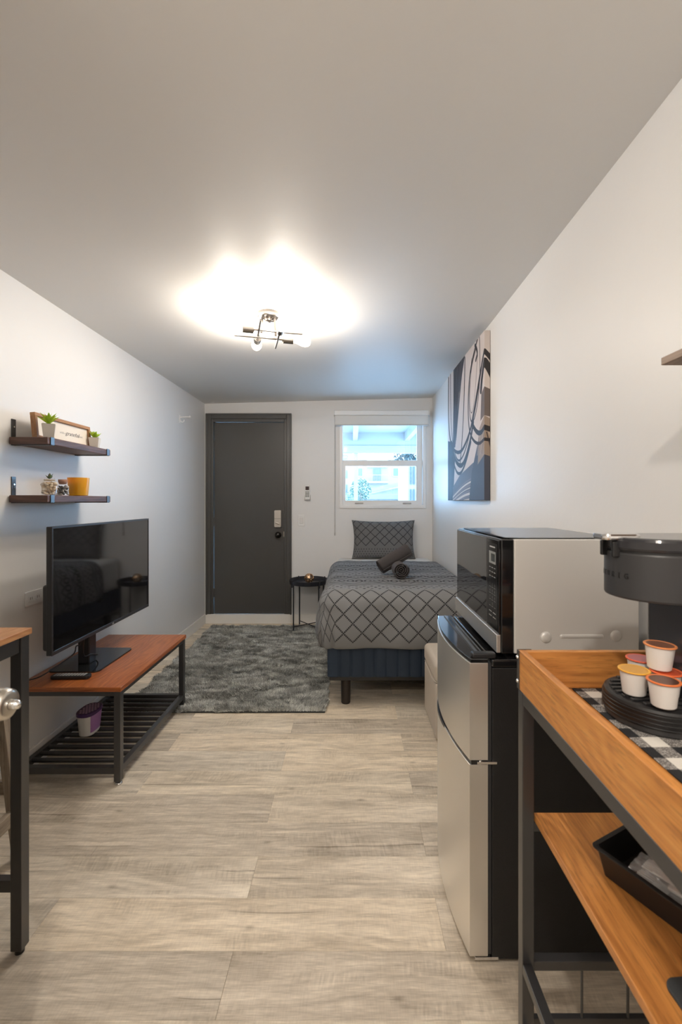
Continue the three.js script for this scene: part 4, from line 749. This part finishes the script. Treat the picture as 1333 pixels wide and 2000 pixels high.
// ------------------------------------------------------------------ coffee cart
const CT = { x0: 0.357, x1: 0.835, zf: -0.968, zn: -0.13, rim: 0.970, floor: 0.893 };
{
  const t = thing('coffee_cart', 'industrial coffee cart with wooden tray top and black metal frame', 'cart', [(CT.x0 + CT.x1) / 2, 0, (CT.zf + CT.zn) / 2]);
  const hx = (CT.x1 - CT.x0) / 2, hz = (CT.zn - CT.zf) / 2, g = 0.025;
  for (const sx of [-1, 1]) for (const sz of [-1, 1]) { const cx = sx * (hx - g / 2), cz = sz * (hz - g / 2), l = mesh('post', bx(cx - g / 2, cx + g / 2, 0.012, CT.floor - 0.006, cz - g / 2, cz + g / 2, 0.002), blackMetal, t); mesh('foot', rod(V(cx, 0, cz), V(cx, 0.014, cz), 0.013, 14), blackSatin, l); }
  const side = (sx, y0, y1, w) => bx(sx * (hx - w / 2) - w / 2, sx * (hx - w / 2) + w / 2, y0, y1, -hz + g, hz - g, 0.0015), end = (sz, y0, y1, w) => bx(-hx + g, hx - g, y0, y1, sz * (hz - w / 2) - w / 2, sz * (hz - w / 2) + w / 2, 0.0015);
  for (const s of [-1, 1]) { mesh('tray_rail', side(s, CT.floor - 0.03, CT.floor - 0.006, 0.02), blackMetal, t); mesh('tray_rail', end(s, CT.floor - 0.03, CT.floor - 0.006, 0.02), blackMetal, t); }
  mesh('tray_floor', metric(bx(-hx + 0.014, hx - 0.014, CT.floor - 0.0055, CT.floor, -hz + 0.014, hz - 0.014, 0.001), 'z'), oakWood, t);
  for (const s of [-1, 1]) mesh('tray_side', metric(bx(s * (hx - 0.007) - 0.007, s * (hx - 0.007) + 0.007, CT.floor - 0.0055, CT.rim, -hz, hz, 0.0015), 'z', [0.3 * s, 0]), oakWood, t);
  for (const s of [-1, 1]) mesh('tray_end', metric(bx(-hx + 0.0142, hx - 0.0142, CT.floor, CT.rim, s * (hz - 0.007) - 0.007, s * (hz - 0.007) + 0.007, 0.0015), 'x', [0.1, 0.4 * s]), oakWood, t);
  for (const sx of [-1, 1]) for (const sz of [-1, 1]) {
    const x = sx * (hx + 0.001), z = sz * (hz + 0.0012), b = mesh('corner_bracket', merge([bx(x - 0.0012, x + 0.0012, CT.floor - 0.004, CT.rim + 0.001, z - sz * 0.0, z - sz * 0.011, 0.0005), bx(x, x - sx * 0.03, CT.floor - 0.004, CT.rim + 0.001, z - 0.0012, z + 0.0012, 0.0005)]), S({ color: new THREE.Color().setRGB(0.2, 0.19, 0.18), roughness: 0.35, metalness: 0.9 }), t);
    for (const y of [CT.floor + 0.012, CT.rim - 0.014]) mesh('rivet', new THREE.SphereGeometry(0.004, 12, 8).translate(x + sx * 0.001, y, z - sz * 0.005), chrome, b);
  }
  const sy = 0.629; mesh('middle_shelf', metric(bx(-hx + 0.028, hx - 0.028, sy - 0.016, sy, -hz + 0.012, hz - 0.012, 0.002), 'z', [0.5, 0.2]), oakWood, t);
  for (const s of [-1, 1]) mesh('shelf_rail', end(s, sy - 0.036, sy - 0.0165, 0.02), blackMetal, t);
  const ly = 0.32; for (const s of [-1, 1]) { mesh('lower_rail', side(s, ly - 0.02, ly, 0.02), blackMetal, t); mesh('lower_rail', end(s, ly - 0.02, ly, 0.02), blackMetal, t); }
  const by = 0.19; for (const s of [-1, 1]) { mesh('basket_rail', side(s, by - 0.012, by, 0.012), blackMetal, t); mesh('basket_rail', end(s, by - 0.012, by, 0.012), blackMetal, t); }
  for (const s of [-1, 1]) for (let i = 0; i < 4; i++) { const x = -hx + 0.133 + i * 0.098 - 0.036 * (i > 2); mesh('wire', rod(V(x, by - 0.004, s * (hz - 0.008)), V(x, ly - 0.01, s * (hz - 0.008)), 0.0028, 8), blackMetal, t); }
  for (let i = 0; i < 3; i++) { const z = lerp(-0.05, hz - 0.1, i / 2); mesh('wire', rod(V(-hx + 0.008, by - 0.007, z), V(hx - 0.008, by - 0.007, z), 0.003, 8), blackMetal, t); }
}
{ // checked runner on the tray
  const tx = canvasTex(512, 512, (g, w, h) => {
    const c = w / 8; for (let i = 0; i < 8; i++) for (let j = 0; j < 8; j++) { const n = (i & 1) + (j & 1); g.fillStyle = ['rgb(226,222,214)', 'rgb(132,128,124)', 'rgb(32,33,36)'][n]; g.fillRect(i * c, j * c, c, c); if (n === 1) { for (let k = 0; k < 220; k++) { g.fillStyle = k & 1 ? 'rgb(40,40,42)' : 'rgb(214,210,204)'; g.fillRect(i * c + rnd() * c, j * c + rnd() * c, 3, 2); } } }
  }, true, true);
  const x0 = 0.462, x1 = 0.79, z0 = -0.945, z1 = -0.2, m = withRepeat(tx, 1 / 0.24, 1 / 0.24);
  const N = 30, p = [], uv = [], I = []; for (let k = 0; k < 2; k++) for (let i = 0; i <= N; i++) for (let j = 0; j <= N; j++) { const x = lerp(x0, x1, i / N), z = lerp(z0, z1, j / N); p.push(x - (x0 + x1) / 2 , (k ? 0.0006 : 0.0026) + 0.002 * Math.max(0, fbm(x * 20, z * 20, 15, 2) - 0.45), z - (z0 + z1) / 2); uv.push(x, z); }
  const st = N + 1, of = st * st; for (let i = 0; i < N; i++) for (let j = 0; j < N; j++) { const a = i * st + j, b = a + st; I.push(a, a + 1, b, b, a + 1, b + 1, of + a, of + b, of + a + 1, of + b, of + b + 1, of + a + 1); }
  for (let k = 0; k < N; k++) for (const [a, b] of [[k, k + 1], [N * st + k + 1, N * st + k], [(k + 1) * st, k * st], [k * st + N, (k + 1) * st + N]]) I.push(a, of + a, b, b, of + a, of + b);
  const g = new THREE.BufferGeometry(); g.setAttribute('position', new THREE.Float32BufferAttribute(p, 3)); g.setAttribute('uv', new THREE.Float32BufferAttribute(uv, 2)); g.setIndex(I); g.computeVertexNormals();
  solo('checked_runner', g, S({ map: m, roughness: 0.9, bumpMap: withRepeat(weave, 8, 8), bumpScale: 0.0006 }), 'black and white checked cloth runner lying in the cart tray', 'runner', [(x0 + x1) / 2, CT.floor + 0.0005, (z0 + z1) / 2]);
}
const CM = { x: 0.555, z: -0.82, y: CT.floor + 0.0045 };
{
  const t = thing('coffee_maker', 'dark grey single cup coffee maker in the cart tray', 'coffee maker', [CM.x, CM.y, CM.z]);
  const r = 0.086, xb = 0.272, dark = S({ color: new THREE.Color().setRGB(0.035, 0.035, 0.037), roughness: 0.45 }), gl = PH({ color: new THREE.Color().setRGB(0.03, 0.03, 0.034), roughness: 0.12 });
  const stad = (r, x1, cut = 0) => { const s = new THREE.Shape(); s.moveTo(x1, -r); s.lineTo(cut, -r); s.absarc(cut, 0, r, -Math.PI / 2, -1.5 * Math.PI, true); s.lineTo(x1, r); s.closePath(); return s; };
  mesh('base', prism(stad(r - 0.002, xb - 0.006), 0, 0.03, 0.003, 28), dark, t);
  const dt = mesh('drip_tray', prism(stad(r, 0.1), 0.008, 0.044, 0.006, 32), blackSatin, t);
  for (let i = 0; i < 9; i++) { const z = (i - 4) * 0.0165, w = Math.sqrt(Math.max(0, (r - 0.012) ** 2 - z * z)); mesh('grille_bar', bx(-w, 0.07, 0.043, 0.0475, z - 0.0045, z + 0.0045, 0.0012), blackSatin, dt); }
  for (let i = 0; i < 4; i++) { const q = []; for (let k = 0; k <= 24; k++) { const a = Math.PI / 2 + k / 24 * Math.PI; q.push(V(Math.cos(a) * (r + 0.0004), 0.0135 + i * 0.007, Math.sin(a) * (r + 0.0004))); } mesh('ridge', tube([V(0.08, 0.0135 + i * 0.007, r), ...q, V(0.08, 0.0135 + i * 0.007, -r)], 0.0012, 60, 6), blackSatin, dt); }
  mesh('column', prism(roundShape(0.028, xb, -0.08, 0.08, 0.018), 0.03, 0.222, 0.002, 10), gl, t);
  const head = mesh('head', prism(stad(r - 0.002, xb), 0.22, 0.302, 0.004, 36), dark, t);
  const lid = mesh('lid', prism(stad(r, xb), 0.304, 0.328, 0.006, 36), gl, t);
  mesh('lid_band', prism(stad(r - 0.004, xb - 0.004), 0.299, 0.307, 0, 32), blackSatin, lid);
  mesh('handle', extrude(roundShape(-0.108, -0.04, -0.024, 0.024, 0.012), 0.012, 0.004).rotateX(-Math.PI / 2).translate(0, 0.322, 0), chrome, lid);
  mesh('latch', merge([bx(-0.092, -0.078, 0.292, 0.32, -0.022, -0.014, 0.002), bx(-0.092, -0.078, 0.292, 0.32, 0.014, 0.022, 0.002)]), blackSatin, lid);
  // raised lettering round the front of the head
  const font = await new FontLoader().loadAsync('fonts/droid/droid_sans_bold.typeface.json'), lm = S({ color: new THREE.Color().setRGB(0.008, 0.008, 0.009), roughness: 0.4 });
  [...'KEURIG'].forEach((ch, i) => { const a = Math.PI + 0.42 - i * 0.168, gg = new TextGeometry(ch, { font, size: 0.0095, depth: 0.0008 }); gg.computeBoundingBox(); gg.translate(-(gg.boundingBox.max.x) / 2, 0, 0).rotateY(-Math.PI / 2 - (a - Math.PI)); gg.translate(Math.cos(a) * (r - 0.0022), 0.256, -Math.sin(a) * -1 * (r - 0.0022)); mesh('letter', gg, lm, head); });
}
{ // coffee pods on the drip tray
  const cup = lathe([[0.0005, 0.0], [0.0165, 0.0], [0.0185, 0.002], [0.0228, 0.04], [0.0228, 0.0425]], 36), rim = lathe([[0.0226, 0.0412], [0.0256, 0.0414], [0.0258, 0.0432], [0.0245, 0.044], [0.0215, 0.0436], [0.0205, 0.0425]], 36), lidG = lathe([[0.0005, 0.0432], [0.019, 0.043], [0.0216, 0.0436], [0.0216, 0.0424], [0.0005, 0.0424]], 36);
  const white = S({ color: new THREE.Color().setRGB(0.72, 0.7, 0.67), roughness: 0.5 });
  const pod = (x, y, z, ringC, lidC, label, tilt = 0) => {
    const t = thing('coffee_pod', label, 'coffee pod', [x, y, z], 'coffee pods on the drip tray'); t.rotation.z = tilt;
    mesh('cup', cup, white, t); mesh('rim', rim, S({ color: new THREE.Color().setRGB(...ringC), roughness: 0.4 }), t); mesh('foil_lid', lidG, S({ color: new THREE.Color().setRGB(...lidC), roughness: 0.3, metalness: 0.3 }), t);
  };
  const y = CM.y + 0.048;
  pod(0.524, y, -0.757, [0.8, 0.2, 0.05], [0.12, 0.05, 0.03], 'coffee pod with dark brown foil lid and orange rim beside yellow pod');
  pod(0.505, y, -0.806, [0.82, 0.42, 0.05], [0.78, 0.4, 0.06], 'coffee pod with a plain yellow lid on the drip tray');
  pod(0.553, y, -0.862, [0.75, 0.12, 0.05], [0.5, 0.14, 0.16], 'coffee pod with pink lid behind the yellow lidded pod');
  pod(0.5565, y, -0.797, [0.8, 0.14, 0.04], [0.7, 0.1, 0.03], 'coffee pod with bright red lid under the stacked pod');
  pod(0.5495, y + 0.0446, -0.805, [0.85, 0.3, 0.1], [0.26, 0.1, 0.05], 'coffee pod with orange rim stacked on top of the others', -0.03);
}
// ------------------------------------------------------------------ middle shelf: open box with wrapped cutlery, dark mat
{
  const Y = 0.6295, ang = -0.49, o = [0.573, Y, -0.7456];
  const t = thing('black_tray', 'black open tray of wrapped cutlery on the middle cart shelf', 'tray', o); t.rotation.y = -ang;
  const w = 0.1, l = 0.115, h = 0.05, out = (a, b, y0, y1) => prism(roundShape(-a, a, -b, b, 0.012), y0, y1, 0.001);
  mesh('floor_plate', out(w * 0.9, l * 0.9, 0, 0.003), blackSatin, t);
  const wall = new THREE.Shape(roundShape(-w, w, -l, l, 0.008).getPoints(8)); wall.holes.push(new THREE.Path(roundShape(-w + 0.003, w - 0.003, -l + 0.003, l - 0.003, 0.006).getPoints(8)));
  const wg = prism(wall, 0.002, h, 0); { const p = wg.attributes.position; for (let i = 0; i < p.count; i++) { const k = 1 - 0.09 * (1 - p.getY(i) / h); p.setX(i, p.getX(i) * k); p.setZ(i, p.getZ(i) * k); } wg.computeVertexNormals(); }
  mesh('rim_wall', wg, blackSatin, t);
  const lip = new THREE.Shape(roundShape(-w - 0.005, w + 0.005, -l - 0.005, l + 0.005, 0.01).getPoints(8)); lip.holes.push(new THREE.Path(roundShape(-w + 0.002, w - 0.002, -l + 0.002, l - 0.002, 0.007).getPoints(8)));
  mesh('lip', prism(lip, h - 0.003, h, 0.0008), blackSatin, t);
  const wrap = PH({ color: new THREE.Color().setRGB(0.95, 0.95, 0.95), transmission: 0.85, thickness: 0, roughness: 0.15 }), nap = S({ color: new THREE.Color().setRGB(0.85, 0.84, 0.82), roughness: 0.8 }), forkM = S({ color: new THREE.Color().setRGB(0.5, 0.49, 0.48), roughness: 0.4 });
  const packs = [[-0.05, 0.012, 0.005, 0.05, 'wrapped cutlery set lying at the bottom of the black tray'], [-0.04, 0.026, 0.012, -0.16, 'wrapped cutlery set lying crosswise over the lowest packet in tray'], [-0.052, 0.038, 0.018, 0.12, 'wrapped cutlery set with a bright napkin on top in tray']];
  for (const [x, yy, z, a, label] of packs) {
    const v = V(x, 0, z).applyAxisAngle(V(0, 1, 0), -ang), k = thing('cutlery_packet', label, 'cutlery', [o[0] + v.x, Y + yy, o[2] + v.z], 'cutlery packets in the black tray'); k.rotation.y = -ang + a;
    const pl = new THREE.PlaneGeometry(0.05, 0.17, 14, 30).rotateX(-Math.PI / 2), p = pl.attributes.position; for (let i = 0; i < p.count; i++) { const q = p.getX(i) / 0.025, s = p.getZ(i) / 0.085; p.setY(i, 0.007 + 0.007 * (1 - q * q) * (1 - s ** 6) + 0.008 * (fbm(p.getX(i) * 90, p.getZ(i) * 60, 700 + x * 900 | 0, 2) - 0.5)); } pl.computeVertexNormals();
    mesh('wrapper', pl, wrap, k);
    mesh('napkin', bx(-0.018, 0.012, 0.0, 0.006, -0.03, 0.05, 0.002), nap, k);
    mesh('fork', merge([bar(V(0.004, 0.008, 0.075), V(-0.002, 0.009, -0.02), 0.008, 0.002, 0.0008), bx(-0.012, 0.008, 0.008, 0.0105, -0.045, -0.02, 0.001), ...[-0.01, -0.0045, 0.001, 0.0065].map((q) => bx(q - 0.0015, q + 0.0015, 0.008, 0.0105, -0.07, -0.045, 0.0005))]), nap, k);
    mesh('knife', bar(V(0.015, 0.008, 0.075), V(0.012, 0.009, -0.07), 0.009, 0.002, 0.0008), forkM, k);
  }
  const m = solo('placemat', extrude(roundShape(-0.045, 0.045, -0.11, 0.11, 0.016), 0.006, 0.002).rotateX(-Math.PI / 2), S({ color: new THREE.Color().setRGB(0.04, 0.045, 0.048), roughness: 0.8, bumpMap: withRepeat(weave, 20, 20), bumpScale: 0.0005 }), 'dark grey mat on the front of the middle cart shelf', 'mat', [0.476, Y, -0.512]); m.rotation.y = 0.06;
}
{ // shelf high on the right wall, only its far end shows
  const t = thing('wooden_wall_shelf', 'taupe wood shelf end high on the right wall above cart', 'shelf', [XR, 1.572, -0.56]);
  mesh('board', metric(bx(-0.2, 0, 0, 0.016, -0.38, 0.38, 0.0015), 'z'), taupeWood, t);
  for (const z of [-0.34, 0.34]) mesh('bracket', merge([bx(-0.17, 0, -0.006, 0, z - 0.012, z + 0.012, 0.001), bx(-0.006, 0, -0.14, 0, z - 0.012, z + 0.012, 0.001), bar(V(-0.15, -0.006, z), V(-0.006, -0.12, z), 0.012, 0.006)]), blackMetal, t);
}

// ------------------------------------------------------------------ outside the window
{
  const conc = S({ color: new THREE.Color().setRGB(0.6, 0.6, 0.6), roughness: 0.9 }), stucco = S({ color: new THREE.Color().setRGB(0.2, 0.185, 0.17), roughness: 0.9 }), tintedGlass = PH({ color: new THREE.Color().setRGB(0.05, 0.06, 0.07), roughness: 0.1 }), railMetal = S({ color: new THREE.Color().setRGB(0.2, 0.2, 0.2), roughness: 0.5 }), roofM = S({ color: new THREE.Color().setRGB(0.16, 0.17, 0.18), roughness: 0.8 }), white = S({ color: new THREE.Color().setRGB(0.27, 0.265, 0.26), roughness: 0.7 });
  solo('yard_ground', bx(-60, 60, -0.6, -0.2, -110, -D - 0.2, 0), conc, 'pale concrete yard outside the window', 'ground').userData.kind = 'structure';
  const c = thing('carport', 'white carport roof with beams and posts outside the window', 'carport', [0, -0.2, -10]);
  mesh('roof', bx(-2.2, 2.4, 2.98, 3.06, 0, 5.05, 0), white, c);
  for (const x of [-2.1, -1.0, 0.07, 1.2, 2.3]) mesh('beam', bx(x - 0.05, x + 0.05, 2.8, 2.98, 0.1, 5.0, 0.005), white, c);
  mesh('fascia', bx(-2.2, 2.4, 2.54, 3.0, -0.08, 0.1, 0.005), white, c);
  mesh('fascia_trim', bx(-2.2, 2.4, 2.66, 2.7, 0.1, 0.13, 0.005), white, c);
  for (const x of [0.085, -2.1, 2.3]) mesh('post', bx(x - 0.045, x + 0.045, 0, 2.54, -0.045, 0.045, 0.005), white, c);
  const b = thing('apartment_building', 'pale apartment building with balcony seen through the window', 'building', [4, -0.2, -60]);
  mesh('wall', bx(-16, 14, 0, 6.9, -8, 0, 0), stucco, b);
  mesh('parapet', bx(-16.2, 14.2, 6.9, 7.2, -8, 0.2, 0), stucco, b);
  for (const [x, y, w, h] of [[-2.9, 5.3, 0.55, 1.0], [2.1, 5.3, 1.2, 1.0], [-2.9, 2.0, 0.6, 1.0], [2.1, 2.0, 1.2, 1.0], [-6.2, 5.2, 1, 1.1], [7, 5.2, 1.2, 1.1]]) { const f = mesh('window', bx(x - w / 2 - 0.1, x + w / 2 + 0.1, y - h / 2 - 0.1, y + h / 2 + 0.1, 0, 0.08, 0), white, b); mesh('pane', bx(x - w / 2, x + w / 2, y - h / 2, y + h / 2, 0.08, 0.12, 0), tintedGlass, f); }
  mesh('balcony_door', bx(-1.15, -0.15, 4.1, 5.75, 0, 0.1, 0), tintedGlass, b); mesh('awning', bx(-2.0, 0.7, 5.95, 6.9, 0, 0.35, 0), S({ color: new THREE.Color().setRGB(0.5, 0.53, 0.56), roughness: 0.9 }), b);
  const bal = mesh('balcony', bx(-2.1, 0.8, 3.8, 4.05, 0, 1.2, 0), stucco, b); for (let i = 0; i < 15; i++) mesh('baluster', bx(-2.05 + i * 0.2, -2.01 + i * 0.2, 4.05, 4.85, 1.12, 1.16, 0), railMetal, bal); mesh('handrail', bx(-2.1, 0.8, 4.82, 4.9, 1.1, 1.18, 0), railMetal, bal);
  const h = thing('low_house', 'low house with pitched grey roof beyond the yard', 'house', [3.6, -0.2, -28]);
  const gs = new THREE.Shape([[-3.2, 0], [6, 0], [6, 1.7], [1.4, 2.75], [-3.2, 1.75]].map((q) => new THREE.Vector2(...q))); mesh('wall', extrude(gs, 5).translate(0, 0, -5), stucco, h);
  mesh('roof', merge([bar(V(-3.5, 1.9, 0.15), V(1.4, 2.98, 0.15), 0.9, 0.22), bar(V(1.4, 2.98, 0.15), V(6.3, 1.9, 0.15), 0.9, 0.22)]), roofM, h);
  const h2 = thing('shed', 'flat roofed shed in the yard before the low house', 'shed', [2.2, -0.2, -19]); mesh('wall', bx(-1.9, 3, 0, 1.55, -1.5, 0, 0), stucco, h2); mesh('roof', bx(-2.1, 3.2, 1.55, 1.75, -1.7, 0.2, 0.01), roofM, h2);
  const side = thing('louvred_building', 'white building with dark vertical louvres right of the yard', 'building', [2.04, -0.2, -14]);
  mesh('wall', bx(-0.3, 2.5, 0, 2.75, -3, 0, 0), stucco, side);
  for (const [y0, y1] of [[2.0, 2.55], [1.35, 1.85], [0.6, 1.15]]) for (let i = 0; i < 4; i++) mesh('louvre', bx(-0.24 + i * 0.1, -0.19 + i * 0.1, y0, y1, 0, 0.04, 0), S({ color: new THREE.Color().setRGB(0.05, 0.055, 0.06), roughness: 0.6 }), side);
  const tall = thing('left_apartment', 'pale apartment corner with small windows left of the post', 'building', [-2.1, -0.2, -34]); mesh('wall', bx(-5, 2.1, 0, 5.6, -6, 0, 0), stucco, tall); for (const y of [3.2, 2.1, 4.3]) mesh('window', bx(1.1, 1.75, y, y + 0.6, 0, 0.06, 0), tintedGlass, tall);
  const tree = (name, label, pos, r, n, col) => {
    const t = thing(name, label, 'tree', pos); const lg = new THREE.SphereGeometry(1, 5, 4), list = [], m = new THREE.Matrix4();
    for (let i = 0; i < n; i++) { const v = V(rr(-1, 1), rr(-1, 1), rr(-1, 1)); if (v.length() > 1) continue; const g = lg.clone().scale(0.09 * r, 0.03 * r, 0.05 * r).applyMatrix4(m.makeRotationFromEuler(new THREE.Euler(rr(0, 6), rr(0, 6), rr(0, 6)))).translate(v.x * r, v.y * r * 1.1, v.z * r); list.push(g); }
    const f = mesh('foliage', mergeGeometries(list), S({ color: new THREE.Color().setRGB(...col), roughness: 0.8 }), t); f.userData.kind = 'stuff';
    mesh('trunk', rod(V(0, -pos[1] - 0.2, 0), V(0, -r * 0.2, 0), 0.06, 8, 0.04), S({ color: new THREE.Color().setRGB(0.16, 0.12, 0.1), roughness: 0.9 }), t);
  };
  tree('round_shrub', 'leafy round tree in the yard beside the post', [0.27, 1.62, -14], 0.34, 900, [0.025, 0.07, 0.045]);
  tree('slim_tree', 'small leafy tree at the left of the yard', [-0.02, 1.35, -15], 0.24, 500, [0.03, 0.075, 0.05]);
  tree('tall_tree', 'dark leafy treetop above the louvred building', [3.15, 3.75, -23.5], 1.0, 1600, [0.02, 0.04, 0.04]);
}

renderer.render(scene, camera);
